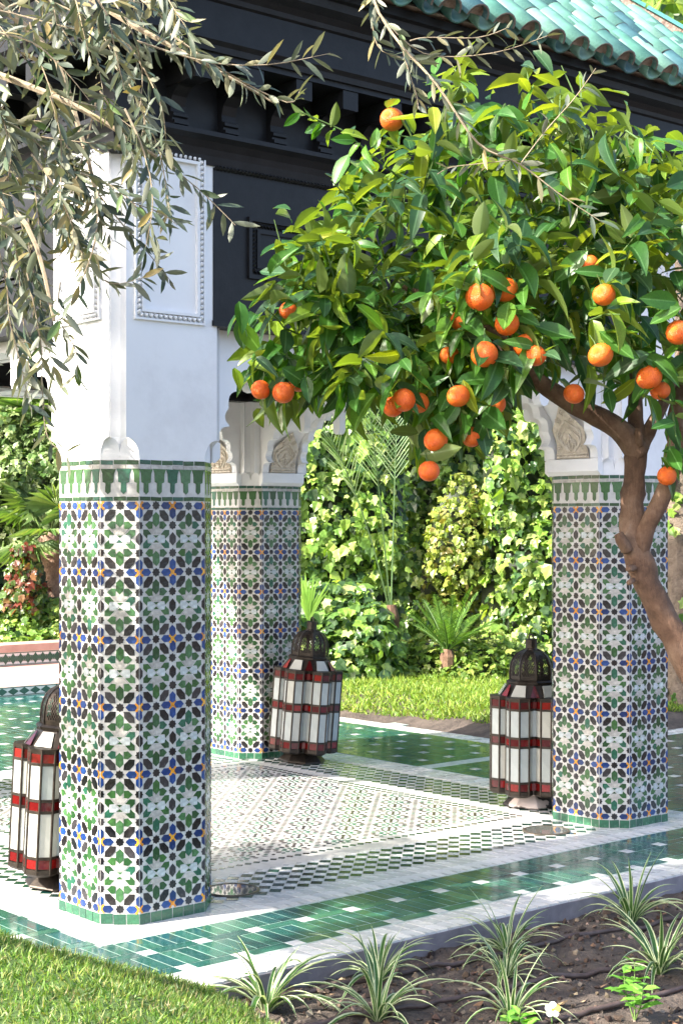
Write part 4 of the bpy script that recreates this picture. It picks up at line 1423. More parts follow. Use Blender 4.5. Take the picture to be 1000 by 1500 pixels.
for _ in range(88):                                # the dense part
    x = random.uniform(-190, 215); y = random.uniform(-90, 290)
    if x > 150 and y > 200: continue
    dd = random.uniform(-.25, .5)
    a = random.gauss(.75, .55); ln = random.uniform(110, 230)
    q = [(x, y, dd)]
    for k in range(3):
        x += math.cos(a) * ln / 3; y += math.sin(a) * ln / 3; a += random.uniform(-.1, .45); q.append((x, y, dd + random.uniform(-.05, .05)))
    if q[-1][0] > 290: continue
    strand(S(*q), [.004, .003, .002, .001], random.randint(9, 14))
for _ in range(20):                                # hanging at the far left
    x = random.uniform(-150, 95); y = random.uniform(200, 420); dd = random.uniform(0, .4)
    q = [(x, y, dd), (x + random.uniform(-15, 25), y + 50, dd), (x + random.uniform(-10, 40), y + 100, dd), (x + random.uniform(0, 50), y + 140, dd)]
    strand(S(*q), [.003, .002, .002, .001], random.randint(8, 12))
# unseen rest of the crown: leafy clumps placed to shade floor and bed
nclump = 0
ZONES = [((-2.7, -1.75), (-1.5, 1.15), (2.15, 4.2), 17), ((-2.6, -1.9), (-1.3, -.15), (1.95, 3.3), 26), ((-2.6, -1.9), (-.1, .95), (1.95, 3.9), 4)]
todo = [z_ for z_ in ZONES for _ in range(z_[3])]
while nclump < len(todo):
    zx, zy, zz, _n = todo[nclump]
    c0 = Vector((random.uniform(*zx), random.uniform(*zy), random.uniform(*zz)))
    q_ = c0 - CAM
    xx = 500 + q_.dot(RIGHT) / q_.dot(FWD) * 2291.7
    if xx > -170: continue
    sx_ = c0.y - .2126 * (-.26 - c0.x); sz_ = c0.z - .77 * (-.26 - c0.x)      # where its shade falls on the front column
    if -.42 < sx_ < .42 and (sz_ > 1.6 or random.random() < .6): continue
    nclump += 1
    br.tube([Vector((-2.3, -.9 + .3 * random.random(), 2.6)).lerp(c0, f) + Vector((0, 0, .12 * math.sin(f * 3.1))) for f in (0, .33, .66, 1)], [.016, .011, .007, .004], 5, (.3, .25, .16))
    rc_ = random.uniform(.12, .19)
    for _ in range(34):
        v = rvec().normalized() * random.random() ** .4
        p0 = c0 + v * rc_
        d = (v + rvec(.6) + Vector((0, 0, -.4))).normalized()
        strand([p0, p0 + d * .04, p0 + d * .09, p0 + d * .14 + Vector((0, 0, -.02))], [.003, .002, .002, .001], 6, (.06, .085))
for k in range(4):                                # sprays added outside the view to dapple the front column and floor
    x0, y0, z0 = random.uniform(-1.6, -1.0), random.uniform(-.15, .55), random.uniform(1.6, 2.4)
    br.tube([Vector((-2.2, -.6, 2.9)), Vector((-1.9, (y0 - .6) / 2, max(3.2, z0))), Vector((x0, y0, z0 + .1))], [.012, .008, .004], 5, (.3, .25, .16))
    for _ in range(13):
        p0 = Vector((x0, y0, z0)) + Vector((random.gauss(0, .08), random.gauss(0, .08), random.gauss(-.1, .14)))
        if (500 + (p0 - CAM).dot(RIGHT) / (p0 - CAM).dot(FWD) * 2291.7) > -110: continue
        d = (rvec(.6) + Vector((.2, 0, -.9))).normalized()
        strand([p0, p0 + d * .09, p0 + d * .18, p0 + d * .27 + Vector((0, 0, -.03))], [.003, .002, .002, .001], 7, (.05, .08))
for k in range(9):  # unseen clumps added close by to cast dapples on the front pier
    c0 = Vector((random.uniform(-1.08, -.95), random.uniform(-.06, .13), 2.4 + k * .13 + random.uniform(-.04, .04)))
    for _ in range(11):
        p0 = c0 + rvec(.03)
        d = (rvec(.5) + Vector((0, 0, -1.0))).normalized()
        strand([p0, p0 + d * .05, p0 + d * .09, p0 + d * .13], [.003, .002, .002, .001], 5, (.045, .07))
br.tube([Vector((-2.2, -.6, 2.9)), Vector((-1.8, -.2, 3.9)), Vector((-1.02, .05, 3.6)), Vector((-1.02, .04, 2.4))], [.014, .01, .007, .003], 5, (.3, .25, .16))  # bough added to carry those unseen clumps
br.obj('branches', OBARK, OL, kind='stuff')
def oscore(l):
    q = l[0] - CAM; dp = q.dot(FWD); x = 500 + q.dot(RIGHT) / dp * 2291.7; y = 766 - q.z / dp * 2291.7
    vis = 0 < x < 1000 and 0 < y < 760
    return (0 if vis else 10) + dp - (1.5 if x > 250 or y > 330 else 0) - l[1].col[1].length * 4
foliage(OL, ol, OV_T, OLIVE, 300, 'leaf', 'foliage', oscore)

# ------------------------------------------------------------------ planting bed in front
def nz(x, y, s=1.0): return noise.noise(Vector((x * s, y * s, 3.7)))
def grid_obj(name, mat, x0, x1, y0, y1, step, fz, keep=lambda x, y: True):
    nx_, ny_ = int((x1 - x0) / step), int((y1 - y0) / step)
    mb = MB()
    for j in range(ny_ + 1):
        for i in range(nx_ + 1):
            x, y = x0 + i * (x1 - x0) / nx_, y0 + j * (y1 - y0) / ny_
            mb.v.append((x, y, fz(x, y)))
    for j in range(ny_):
        for i in range(nx_):
            a = j * (nx_ + 1) + i
            if keep(mb.v[a][0], mb.v[a][1]): mb.f.append((a, a + 1, a + nx_ + 2, a + nx_ + 1)); mb.c.append((.8,) * 3)
    return mb.obj(name, mat, smooth=True)
def soil_z(x, y):
    return -.075 + .016 * nz(x, y, 3) + .014 * nz(x, y, 11) + .010 * nz(x, y, 31)
bed = grid_obj('soil_bed', SOIL, -.95, 4.2, -3.2, -1.066, .026, soil_z)
tag(bed, 'dark crumbly soil of the planting bed below the kerb', kind='structure')
pos, mats, cols = [], [], []
for _ in range(2600):
    x, y = random.uniform(-.6, 2.6), random.uniform(-2.5, -1.08)
    s_ = abs(random.gauss(0, .007)) + .003
    pos.append((x, y, soil_z(x, y) + s_ * .3))
    m3 = Matrix.Rotation(random.uniform(0, 6.3), 3, rvec().normalized()) @ Matrix.Diagonal((s_, s_ * random.uniform(.6, 1.2), s_ * random.uniform(.5, .9)))
    mats.append([list(r_) for r_ in m3])
    cols.append(jit(random.choice([(.07, .045, .032), (.10, .07, .052), (.045, .03, .024), (.19, .15, .12)]), .3))
OCTA = [(1, 0, 0), (-1, 0, 0), (0, 1, 0), (0, -1, 0), (0, 0, 1), (0, 0, -1), (.6, .6, .5), (-.6, .5, -.6)]
OF = [(0, 2, 6), (2, 4, 6), (4, 0, 6), (2, 1, 4), (1, 3, 4), (3, 0, 4), (2, 0, 5), (1, 2, 7), (2, 5, 7), (5, 1, 7), (3, 1, 5), (0, 3, 5)]
CLOD = m_attr('soil_clod', .95, .3, 60, .3)
tag(scatter('soil_clods', OCTA, OF, pos, mats, cols, CLOD), 'loose clods and small stones strewn over the dark soil bed', 'soil', kind='stuff')
LITV = [(-.3, 0, 0), (0, -.5, .1), (.3, 0, 0), (0, .5, .12)]
pos, mats, cols = [], [], []
for _ in range(170):
    x, y = random.uniform(-.5, 2.6), random.uniform(-2.4, -1.08)
    pos.append((x, y, soil_z(x, y) + .008)); m3 = Matrix.Rotation(random.uniform(0, 6.3), 3, 'Z') @ Matrix.Rotation(random.gauss(0, .4), 3, 'X') * random.uniform(.02, .05)
    mats.append([list(r_) for r_ in m3]); cols.append(jit(random.choice([(.34, .22, .12), (.42, .30, .18), (.25, .14, .08)]), .2))
tag(scatter('leaf_litter', LITV, [(0, 1, 3), (1, 2, 3)], pos, mats, cols, CLOD), 'dry tan fallen leaves scattered on the soil bed', 'leaf litter', kind='stuff')

HOSE = m_plain('brown_drip_hose', (.05, .032, .028), (.10, .07, .062), 30, .55, .2)
for lab, pts in (('brown drip hose closest to the kerb', [(-.5, -1.16), (.1, -1.17), (.8, -1.255), (1.74, -1.37), (3.2, -1.50)]),
                 ('brown drip hose across the middle of the soil bed', [(-.6, -1.46), (-.06, -1.51), (.6, -1.60), (1.29, -1.71), (3.0, -1.85)]),
                 ('brown drip hose at the front of the soil bed', [(-.3, -1.86), (.36, -1.914), (.94, -1.975), (2.6, -2.1)])):
    p, _r = path([(x, y, -.062) for x, y in pts], [1] * len(pts), 10)
    p = [Vector((v.x, v.y + .008 * nz(v.x, v.y, 4), soil_z(v.x, v.y) + .012)) for v in p]
    m_ = MB(); m_.tube(p, .0095, 8)
    tag(m_.obj('drip_hose', HOSE, smooth=True), lab, 'hose', 'drip hoses on the soil bed')

# spider plants: striped arching leaves, each its own part
SPG = [(.050, .130, .028), (.070, .165, .035), (.042, .110, .026)]
def spider_leaf(arch_, wd, g):
    m_ = MB(); n = 9
    for j in range(n + 1):
        t = j / n
        an = arch_[0] + (arch_[1] - arch_[0]) * t
        if j == 0: x = z = 0.0
        else: x += math.cos(an) / n; z += math.sin(an) / n
        w = wd * (1 - .15 * abs(t - .3)) * (1 - t ** 3) + .002
        m_.v += [(-w, x, z + w * .5), (-w * .62, x, z + w * .15), (w * .62, x, z + w * .15), (w, x, z + w * .5)]
    for j in range(n):
        a = j * 4
        for k in range(3):
            m_.f.append((a + k, a + k + 1, a + k + 5, a + k + 4)); m_.c.append((.48, .54, .34) if k != 1 else g)
    return mesh_of(m_, 'leaf', SPIDER)
SPM = [spider_leaf((a, b_), w, g) for a, b_, w in ((1.35, .2, .026), (1.25, -.3, .030), (1.1, -.8, .030), (1.45, .9, .024), (.9, -.9, .032), (1.3, -.6, .026)) for g in SPG]
def spider(label, x, y, size, n):
    t = thing('spider_plant', label, 'plant', (x, y, soil_z(x, y)), 'striped spider plants in the soil bed')
    for k in range(n):
        an = k * 2.399 + random.uniform(-.3, .3)
        f = k / n
        idx = random.choice([3, 0, 1]) if f < .3 else random.choice([0, 1, 2, 5]) if f < .7 else random.choice([1, 2, 4, 5])
        me = SPM[idx * 3 + random.randrange(3)]
        sc = size * random.uniform(.6, 1.05)
        o = put('leaf', me, (x + .012 * math.cos(an), y + .012 * math.sin(an), soil_z(x, y) - .004), t)
        o.rotation_euler = (random.gauss(0, .08), random.gauss(0, .08), an - math.pi / 2)
        o.scale = (sc, sc, sc)
for a in (('large spider plant at the edge of the lawn, leftmost in the bed', -.270, -1.20, .40, 34),
          ('spider plant growing right against the kerb, second from the lawn', .235, -1.19, .31, 28),
          ('spider plant at the bottom of the picture just right of the leftmost one', -.06, -1.52, .33, 26),
          ('spider plant beside the kerb at the middle of the bed', .83, -1.25, .29, 28),
          ('spider plant just in front of the middle one, astride the first hose', .58, -1.48, .27, 24),
          ('spider plant at the bottom edge behind the white pansy', .27, -1.80, .29, 24),
          ('spider plant beside the kerb below the right column', 1.52, -1.28, .33, 28),
          ('spider plant at the right edge behind the leafy green herb', 1.06, -1.78, .36, 30),
          ('spider plant cut off by the right edge of the picture near the kerb', 1.86, -1.62, .32, 24)):
    spider(*a)

# leafy herbs and a pansy at the bottom edge
HERB = [(.14, .34, .05), (.18, .40, .06), (.11, .28, .04)]
hv = [(0, 0, 0), (-.30, .35, .06), (0, .4, -.02), (.30, .35, .06), (-.2, .75, .03), (0, .78, -.06), (.2, .75, .03), (0, 1, -.12)]
hf = [(0, 2, 1), (0, 3, 2), (1, 2, 5, 4), (2, 3, 6, 5), (4, 5, 7), (5, 6, 7)]
herb_me = []
for c_ in HERB:
    m_ = MB(); m_.add(hv, hf, c_); herb_me.append(mesh_of(m_, 'leaf', GRASS))
def herb(label, x, y, h, n):
    z = soil_z(x, y)
    t = thing('leafy_herb', label, 'plant', (x, y, z), 'bright green herbs at the front of the bed')
    m_ = MB()
    for q in range(3):
        an = q * 2.1; hh = h * (1, .8, .65)[q]
        dx, dy = .025 * math.cos(an) * q, .025 * math.sin(an) * q
        p = [Vector((x, y, z)), Vector((x + dx, y + dy, z + hh * .5)), Vector((x + dx * 1.4, y + dy * 1.4, z + hh))]
        m_.tube(p, [.003, .0025, .0015], 5, (.12, .2, .05))
        for k in range(n):
            f = .25 + .75 * (k + 1) / n
            c0 = p[1].lerp(p[2], (f - .5) * 2) if f > .5 else p[0].lerp(p[1], f * 2)
            for s_ in (0, math.pi):
                o = put('leaf', random.choice(herb_me), c0, t)
                sc = .080 * (1.15 - f * .5) * random.uniform(.8, 1.1)
                o.scale = (sc,) * 3
                o.rotation_euler = (random.uniform(.0, .5), random.gauss(0, .2), k * 1.57 + s_ + random.gauss(0, .3) + an)
    m_.obj('stem', TWIGM, t)
herb('bright green leafy herb standing in the bottom right corner', .555, -2.075, .19, 5)
herb('small bright green herb left of the white pansy', .20, -1.90, .045, 3)
pn = thing('pansy', 'white and yellow pansy at the bottom edge', 'flower', (.322, -1.93, soil_z(.322, -1.93)))
PETAL = m_attr('pansy_petal', .6, .1, 40, 0)
m_ = MB(); m_.tube([(.322, -1.93, -.08), (.320, -1.93, -.05), (.322, -1.932, -.03)], .0025, 5, (.1, .2, .05)); m_.obj('stem', TWIGM, pn)
fd = (CAM - Vector((.322, -1.93, 0))); fd.z = .9; fd.normalize()
Mf = Matrix.Translation((.322, -1.932, -.022)) @ frame(Vector((0, 0, 1)) - fd * fd.z, fd).to_4x4()
for k in range(5):
    an = k * 2 * math.pi / 5 + .3
    m_ = MB()
    pts = [(0, 0, 0)] + [(.014 * math.cos(an) + .012 * math.cos(an + b_), .014 * math.sin(an) + .012 * math.sin(an + b_), .002) for b_ in (-1.9, -1.1, -.4, .4, 1.1, 1.9)]
    m_.add([Mf @ Vector(p) for p in pts], [tuple(range(7))], (.85, .85, .82) if k else (.85, .6, .08)); m_.obj('petal', PETAL, pn)
m_ = MB(); m_.add([Mf @ Vector(p) for p in [(.005 * math.cos(k), .005 * math.sin(k), .003) for k in range(6)]], [tuple(range(6))], (.8, .5, .02)); m_.obj('eye', PETAL, pn)

# ------------------------------------------------------------------ grass mound in the left foreground
def mound_in(x, y): return (x < -1.066) or (y < -1.066 and x < -.42 - .42 * (-1.07 - y) + .05 * nz(y, 0, 5))
def mound_z(x, y):
    if y < -1.066 and x > -1.066: d = -1.066 - y
    elif y > -1.066: d = -1.066 - x
    else: d = math.hypot(-1.066 - y, -1.066 - x)
    d = min(d, max(0, -.33 - x) + .02) if y < -1.066 else d
    e = min(1, max(0, d / .09)); e = e * e * (3 - 2 * e)
    h = .03 + .40 * min(.85, max(0, -.46 - x))
    return -.07 + (h + .05) * (.3 + .7 * e) + .014 * nz(x, y, 4) + .010 * nz(x, y, 12)
TURF = m_plain('turf_base', (.03, .06, .012), (.07, .13, .025), 20, .9, .6)
mnd = grid_obj('grass_bank', TURF, -3.2, -.30, -3.4, 3.0, .05, mound_z, mound_in)
tag(mnd, 'low grassy bank beside the paving in the left foreground', kind='structure')
BV = [(-.07, 0, 0), (.07, 0, 0), (-.05, .45, .12), (.05, .45, .12), (0, .85, .42)]
BF = [(0, 1, 3, 2), (2, 3, 4)]
pos, mats, cols = [], [], []
while len(pos) < 52000:
    x, y = random.uniform(-2.7, -.33), random.uniform(-2.9, 1.6)
    if not mound_in(x, y): continue
    q = Vector((x, y, 0)) - CAM
    xx = 500 + q.dot(RIGHT) / q.dot(FWD) * 2291.7
    yy = 766.1 + 1.4 / q.dot(FWD) * 2291.7
    if (xx < -90 or yy > 1760) and random.random() < .62: continue
    pos.append((x, y, mound_z(x, y) - .004))
    d = Vector((random.gauss(0, .75), random.gauss(0, .75), 1)).normalized()
    m3 = frame(d, rvec()) * random.uniform(.018, .040)
    mats.append([list(r_) for r_ in m3])
    k = nz(x, y, 7)
    cols.append(jit(random.choice([(.085, .18, .026), (.12, .22, .03), (.06, .13, .022), (.19, .27, .05), (.24, .25, .09)] if k > -.15 else [(.045, .10, .02), (.07, .14, .025), (.11, .17, .03), (.2, .18, .08)]), .28))
tag(scatter('lawn_grass', BV, BF, pos, mats, cols, GRASS), 'soft bright green mossy grass in the left foreground', 'grass', kind='stuff')

# ------------------------------------------------------------------ planted bed beyond the paving
def bed2_z(x, y):
    d = min(x - 4.6, y - 1.96)
    return -.02 + .14 * min(1, max(0, d / .7)) + .03 * nz(x, y, 1.2) + .012 * nz(x, y, 6)
b2 = grid_obj('far_bed', SOIL, 4.6, 16.0, 1.96, 16.0, .16, bed2_z)
tag(b2, 'brown earth of the garden bed beyond the far paving', kind='structure')
pos, mats, cols = [], [], []
while len(pos) < 26000:
    x, y = random.uniform(4.75, 8.2), random.uniform(2.1, 7.6)
    q = Vector((x, y, 0)) - CAM; dp = q.dot(FWD)
    if dp > 14.3 + .5 * nz(x, y, .8): continue
    k = nz(x, y, 1.5)
    edge = min(x - 4.6, y - 1.96)
    if edge < .28 + .18 * nz(x, y, 2.5): continue
    pos.append((x, y, bed2_z(x, y) + .0))
    d = Vector((random.gauss(0, .9), random.gauss(0, .9), 1)).normalized()
    m3 = frame(d, rvec()) * random.uniform(.045, .085)
    mats.append([list(r_) for r_ in m3])
    cols.append(jit(random.choice([(.16, .27, .03), (.22, .32, .04), (.26, .32, .06), (.12, .22, .03)]), .25))
tag(scatter('far_grass', BV, BF, pos, mats, cols, GRASS), 'sunlit yellow-green ground cover beyond the far paving', 'grass', kind='stuff')

# ivy
IVV = [(0, 0, 0), (-.40, .05, .03), (-.38, .34, .06), (-.54, .56, -.02), (-.27, .64, .05), (0, 1.0, -.08), (.27, .66, .05), (.52, .56, -.03), (.38, .36, .06), (.42, .07, .03), (0, .4, -.04)]
IVF = [(0, 10, 2, 1), (2, 10, 4, 3), (4, 10, 5), (5, 10, 6), (6, 10, 8, 7), (8, 10, 0, 9)]
ICOL = [(.085, .170, .034), (.14, .25, .045), (.21, .34, .060), (.30, .42, .09), (.40, .50, .17), (.045, .100, .036)]
def ivy_mass(name, label, r0, r1, z0, z1, depth, cnt, lsz=(.075, .135), cols_=ICOL, wts=(3, 4, 4, 3, 2, 3), facing=1.0, cat='ivy', mask=None):
    ctr = CAM + FWD * depth((r0 + r1) / 2, (z0 + z1) / 2) + RIGHT * ((r0 + r1) / 2); ctr.z = z0
    t = thing(name, label, cat, ctr)
    mb = MB(); n1 = 26; n2 = 22
    for j in range(n2 + 1):
        for i in range(n1 + 1):
            r_ = r0 + (r1 - r0) * i / n1; z = z0 + (z1 - z0) * j / n2
            p = CAM + FWD * (depth(r_, z) + .22) + RIGHT * r_; p.z = z
            mb.v.append(tuple(p))
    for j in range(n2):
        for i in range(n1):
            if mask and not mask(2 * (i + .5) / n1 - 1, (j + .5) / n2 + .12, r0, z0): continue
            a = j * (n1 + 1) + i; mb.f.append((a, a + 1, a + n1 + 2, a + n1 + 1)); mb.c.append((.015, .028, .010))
    mb.obj('shade_backing', TWIGM, t)  # dark sheet behind the leaves, its colour standing in for shade in the gaps
    pos, mats, cols = [], [], []
    for _ in range(cnt):
        r_ = random.uniform(r0, r1); z = random.uniform(z0, z1)
        if mask and not mask(2 * (r_ - r0) / (r1 - r0) - 1, (z - z0) / (z1 - z0), r_, z): continue
        e = .15
        gx = (depth(r_ + e, z) - depth(r_ - e, z)) / (2 * e); gz_ = (depth(r_, z + e) - depth(r_, z - e)) / (2 * e)
        nrm = (-FWD + RIGHT * gx + Vector((0, 0, gz_))).normalized()
        cl = noise.noise(Vector((r_ * 3.1, z * 3.1, 1.3)))
        p = CAM + FWD * (depth(r_, z) - abs(random.gauss(0, .10)) + .12 - cl * .16) + RIGHT * r_; p.z = z
        nn = (nrm * facing + rvec(.42) + Vector((0, 0, .35))).normalized()
        d = (Vector((0, 0, -1)) + rvec(.5)).normalized()
        d = (d - nn * d.dot(nn)).normalized()
        m3 = frame(d, nn) * random.uniform(*lsz) * random.choice((.65, .9, 1.0, 1.15))
        pos.append(tuple(p)); mats.append([list(q) for q in m3])
        cols.append(jit(random.choices(cols_, wts)[0], .2))
    scatter('ivy_leaves', IVV, IVF, pos, mats, cols, IVY, t)
    return t
def dome_mask(u_, v, r_, z): return u_ * u_ + max(0, v - .25) ** 2 * 1.75 < 1 + .35 * noise.noise(Vector((r_ * 3, z * 3, 6)))
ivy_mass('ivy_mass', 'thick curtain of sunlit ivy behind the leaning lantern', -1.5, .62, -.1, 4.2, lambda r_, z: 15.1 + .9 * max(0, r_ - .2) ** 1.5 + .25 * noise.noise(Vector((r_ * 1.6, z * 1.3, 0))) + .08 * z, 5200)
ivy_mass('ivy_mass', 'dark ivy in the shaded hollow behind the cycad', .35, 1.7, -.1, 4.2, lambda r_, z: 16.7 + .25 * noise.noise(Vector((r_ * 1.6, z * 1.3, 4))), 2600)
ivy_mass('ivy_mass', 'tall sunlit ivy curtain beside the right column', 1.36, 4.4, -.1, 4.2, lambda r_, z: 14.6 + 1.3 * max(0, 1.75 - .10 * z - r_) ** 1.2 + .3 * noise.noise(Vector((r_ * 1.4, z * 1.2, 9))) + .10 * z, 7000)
ivy_mass('ivy_mound', 'low mound of dark ivy behind the leaning lantern', -.75, .55, -.05, 1.02, lambda r_, z: 13.9 + .55 * z * z + .5 * max(0, abs(r_ + .1) - .35) + .15 * noise.noise(Vector((r_ * 2, z * 2, 2))), 1300, (.08, .14), ICOL, (4, 4, 2, 1, 1, 5), mask=dome_mask)
ivy_mass('ground_cover', 'low pale leafy ground cover under the cycad', .35, 1.9, -.02, .55, lambda r_, z: 13.9 + 1.2 * z + .3 * noise.noise(Vector((r_ * 2.5, z * 2, 7))), 1500, (.05, .09), [(.12, .21, .035), (.17, .27, .05), (.24, .30, .07), (.08, .15, .03)], (1, 1, 1, 1), .5, 'ground cover', dome_mask)
ivy_mass('yellow_shrub', 'yellowish shrub in the hollow between the ivy curtains', .80, 1.46, .62, 2.02, lambda r_, z: 14.8 + 3 * ((r_ - 1.14) ** 2 + .35 * (z - 1.5) ** 2), 1100, (.045, .085), [(.20, .27, .05), (.26, .31, .06), (.32, .28, .10), (.14, .21, .04)], (2, 3, 1, 2), .4, 'shrub', dome_mask)

# cycad, feather palm, spiky plant
FROND = [(.07, .16, .025), (.10, .21, .035), (.14, .26, .04)]
def frond(mb, base, d, ln, droop, leaf, nl, cols, wid=.012, vee=.7, bare=.16):
    up = Vector((0, 0, 1))
    p = Vector(base); dd = Vector(d).normalized(); pts = [p.copy()]
    for k in range(10):
        dd = (dd + Vector((0, 0, -droop / 10))).normalized(); p = p + dd * ln / 10; pts.append(p.copy())
    mb.tube(pts, [wid * .7 * (1 - k / 11) + .002 for k in range(11)], 4, jit(cols[0]))
    for k in range(nl):
        f = bare + (1 - bare) * k / nl; i = min(9, int(f * 10)); q = pts[i].lerp(pts[i + 1], f * 10 - i)
        t = (pts[i + 1] - pts[i]).normalized(); sd = t.cross(up).normalized(); n_ = sd.cross(t)
        l_ = leaf * math.sin(math.pi * min(.97, .2 + f * .78)) ** .6
        for s_ in (-1, 1):
            a = (sd * s_ + t * vee + n_ * .3 + rvec(.06)).normalized(); w = t * wid * .8
            e = q + a * l_ + Vector((0, 0, -.12 * l_))
            mid = q + a * l_ * .5
            mb.add([q - w * .5, q + w * .5, mid + w * .7, mid - w * .7, e], [(0, 1, 2, 3), (3, 2, 4)], jit(random.choice(cols), .2))
cyb = at(655, 962, 14.2)
cy = thing('cycad', 'small cycad with stiff upright fronds in front of the ivy', 'plant', cyb)
for k in range(16):
    an = k * 2.399; el = .55 + .8 * random.random()
    m_ = MB()
    frond(m_, cyb + Vector((0, 0, .05)), (RIGHT * math.cos(an) + FWD * math.sin(an)) * math.cos(el) + Vector((0, 0, math.sin(el))), random.uniform(.50, .68), .5, .10, 26, FROND, .011)
    m_.obj('frond', GRASS, cy)
m_ = MB(); m_.lathe([(.06, -.1), (.07, .0), (.04, .07)], 8, M=Matrix.Translation(cyb)); m_.obj('trunk', BARK, cy)
fpb = at(572, 905, 14.4)
fp = thing('feather_palm', 'young feather palm with long grey-green arching fronds over the ivy', 'palm', fpb)
PF = [(.10, .18, .07), (.15, .24, .10), (.22, .30, .15)]
for dx, ln, dr, fy in ((-.20, 2.6, 1.1, -.2), (.03, 2.8, .3, .1), (-.08, 2.7, .7, -.2)):
    m_ = MB(); frond(m_, fpb, RIGHT * dx + FWD * fy + Vector((0, 0, 1)), ln, dr, .46, 30, PF, .013, 1.35, .46); m_.obj('frond', GRASS, fp)
m_ = MB(); m_.lathe([(.07, -.5), (.08, 0), (.05, .12)], 8, M=Matrix.Translation(fpb)); m_.obj('trunk', BARK, fp)
spb = at(452, 905, 13.6)
spk = thing('spiky_plant', 'bright spiky-leaved plant above the leaning lantern', 'plant', spb)
for k in range(26):
    an = random.uniform(0, 6.28); el = random.uniform(.9, 1.5)
    d = (RIGHT * math.cos(an) + FWD * math.sin(an)) * math.cos(el) + Vector((0, 0, math.sin(el)))
    m_ = MB(); s_ = d.cross(FWD).normalized() * .012; ln = random.uniform(.3, .5)
    b0 = spb + Vector((0, 0, -.02)); m_.add([b0 - s_, b0 + s_, b0 + d * ln * .5 + s_ * .8, b0 + d * ln * .5 - s_ * .8, b0 + d * ln + Vector((0, 0, -.04))], [(0, 1, 2, 3), (3, 2, 4)], jit((.2, .36, .06))); m_.obj('leaf', GRASS, spk)
# trunk at the right edge with climbing ivy
rtb = at(1000, 1052, 12.6); rtb.z = .02
rt = thing('garden_tree', 'rough grey tree trunk with ivy behind the right column', 'tree', rtb)
m_ = MB(); limb(m_, [rtb - Vector((0, 0, .1)), rtb + Vector((.02, 0, 1.2)), rtb + Vector((-.03, .05, 2.6)), rtb + Vector((.05, .1, 5))], [.16, .125, .12, .10], 14, .9)
m_.obj('trunk', m_plain('grey_bark', (.10, .075, .055), (.24, .19, .15), 9, .95, .9, 30, .03), rt, smooth=True)
pos, mats, cols = [], [], []
for _ in range(260):
    z = random.uniform(0, 2.6); an = random.uniform(0, 6.28)
    if noise.noise(Vector((an, z * 1.5, 0))) < 0: continue
    n_ = Vector((math.cos(an), math.sin(an), 0)); pos.append(tuple(rtb + n_ * .15 + Vector((0, 0, z)))); d = (Vector((0, 0, -1)) + rvec(.4)).normalized()
    mats.append([list(q) for q in frame(d, n_ + rvec(.3)) * random.uniform(.07, .11)]); cols.append(jit(random.choice(ICOL)))
scatter('climbing_leaves', IVV, IVF, pos, mats, cols, IVY, rt)
pos, mats, cols = [], [], []
for _ in range(1500):
    v = rvec().normalized() * random.random() ** .33
    pos.append(tuple(rtb + Vector((v.x * 1.5, v.y * 1.5, 5.6 + v.z * 1.2)))); mats.append([list(q) for q in frame(rvec(), rvec()) * random.uniform(.1, .17)]); cols.append(jit(random.choice(ICOL)))
scatter('crown', IVV, IVF, pos, mats, cols, IVY, rt)

# ------------------------------------------------------------------ left: terrace step, low tiled wall, planting
PINK = m_plain('pink_terracotta', (.42, .24, .19), (.58, .36, .29), 6, .7, .3, 40, .004)
PTILE = m_attr('terrace_tile', .25, .2, 30, .1)
def tile_band(mb, x0, x1, y, z0, z1, step):
    zc = (z0 + z1) / 2; hh = (z1 - z0) / 2
    x = x0
    while x < x1:
        mb.add([(x, y, zc), (x + step / 2, y, z0 + .006), (x + step, y, zc), (x + step / 2, y, z1 - .006)], [(0, 1, 2, 3)], jit((.03, .10, .07))); x += step
    mb.add([(x0, y, z0), (x1, y, z0), (x1, y, z0 + .007), (x0, y, z0 + .007)], [(0, 1, 2, 3)], (.03, .09, .06))
    mb.add([(x0, y, z1 - .007), (x1, y, z1 - .007), (x1, y, z1), (x0, y, z1)], [(0, 1, 2, 3)], (.03, .09, .06))
mb = MB(); mb.box(-1.5, 9, 7.15, 9.5, -.15, .085)
ter = mb.obj('terrace', PINK); tag(ter, 'pink terracotta terrace one step above the green paving', kind='structure')
mb = MB(); mb.box(-1.5, 9, 7.142, 7.149, 0, .0825, (.7, .7, .68)); tile_band(mb, 0, 6, 7.140, .004, .08, .11); mb.obj('riser_tiles', PTILE, ter, kind='stuff')
lw = thing('low_wall', 'low pink planter wall with a green and white tiled face at far left', 'wall', (4.4, 8.95, .085))
mb = MB(); mb.box(-1.5, 9, 8.95, 9.25, .085, .225); mb.obj('wall_body', PINK, lw)
mb = MB(); mb.box(-1.5, 9, 8.93, 9.27, .226, .30, bev=.006); mb.obj('coping', PINK, lw)
mb = MB(); mb.box(-1.5, 9, 8.942, 8.949, .09, .2245, (.7, .7, .68)); tile_band(mb, 2, 7, 8.940, .095, .22, .085); tile_band(mb, 2.042, 7, 8.9385, .13, .185, .085); mb.obj('tile_facing', PTILE, lw, kind='stuff')
mb = MB(); mb.box(-3, 9, 9.26, 16, -.15, .22); tag(mb.obj('raised_bed', SOIL), 'dark soil of the raised bed behind the low pink wall', kind='structure')
dl = lambda base, amp=.25: (lambda r_, z: base + amp * noise.noise(Vector((r_ * 1.8, z * 1.5, 5))))
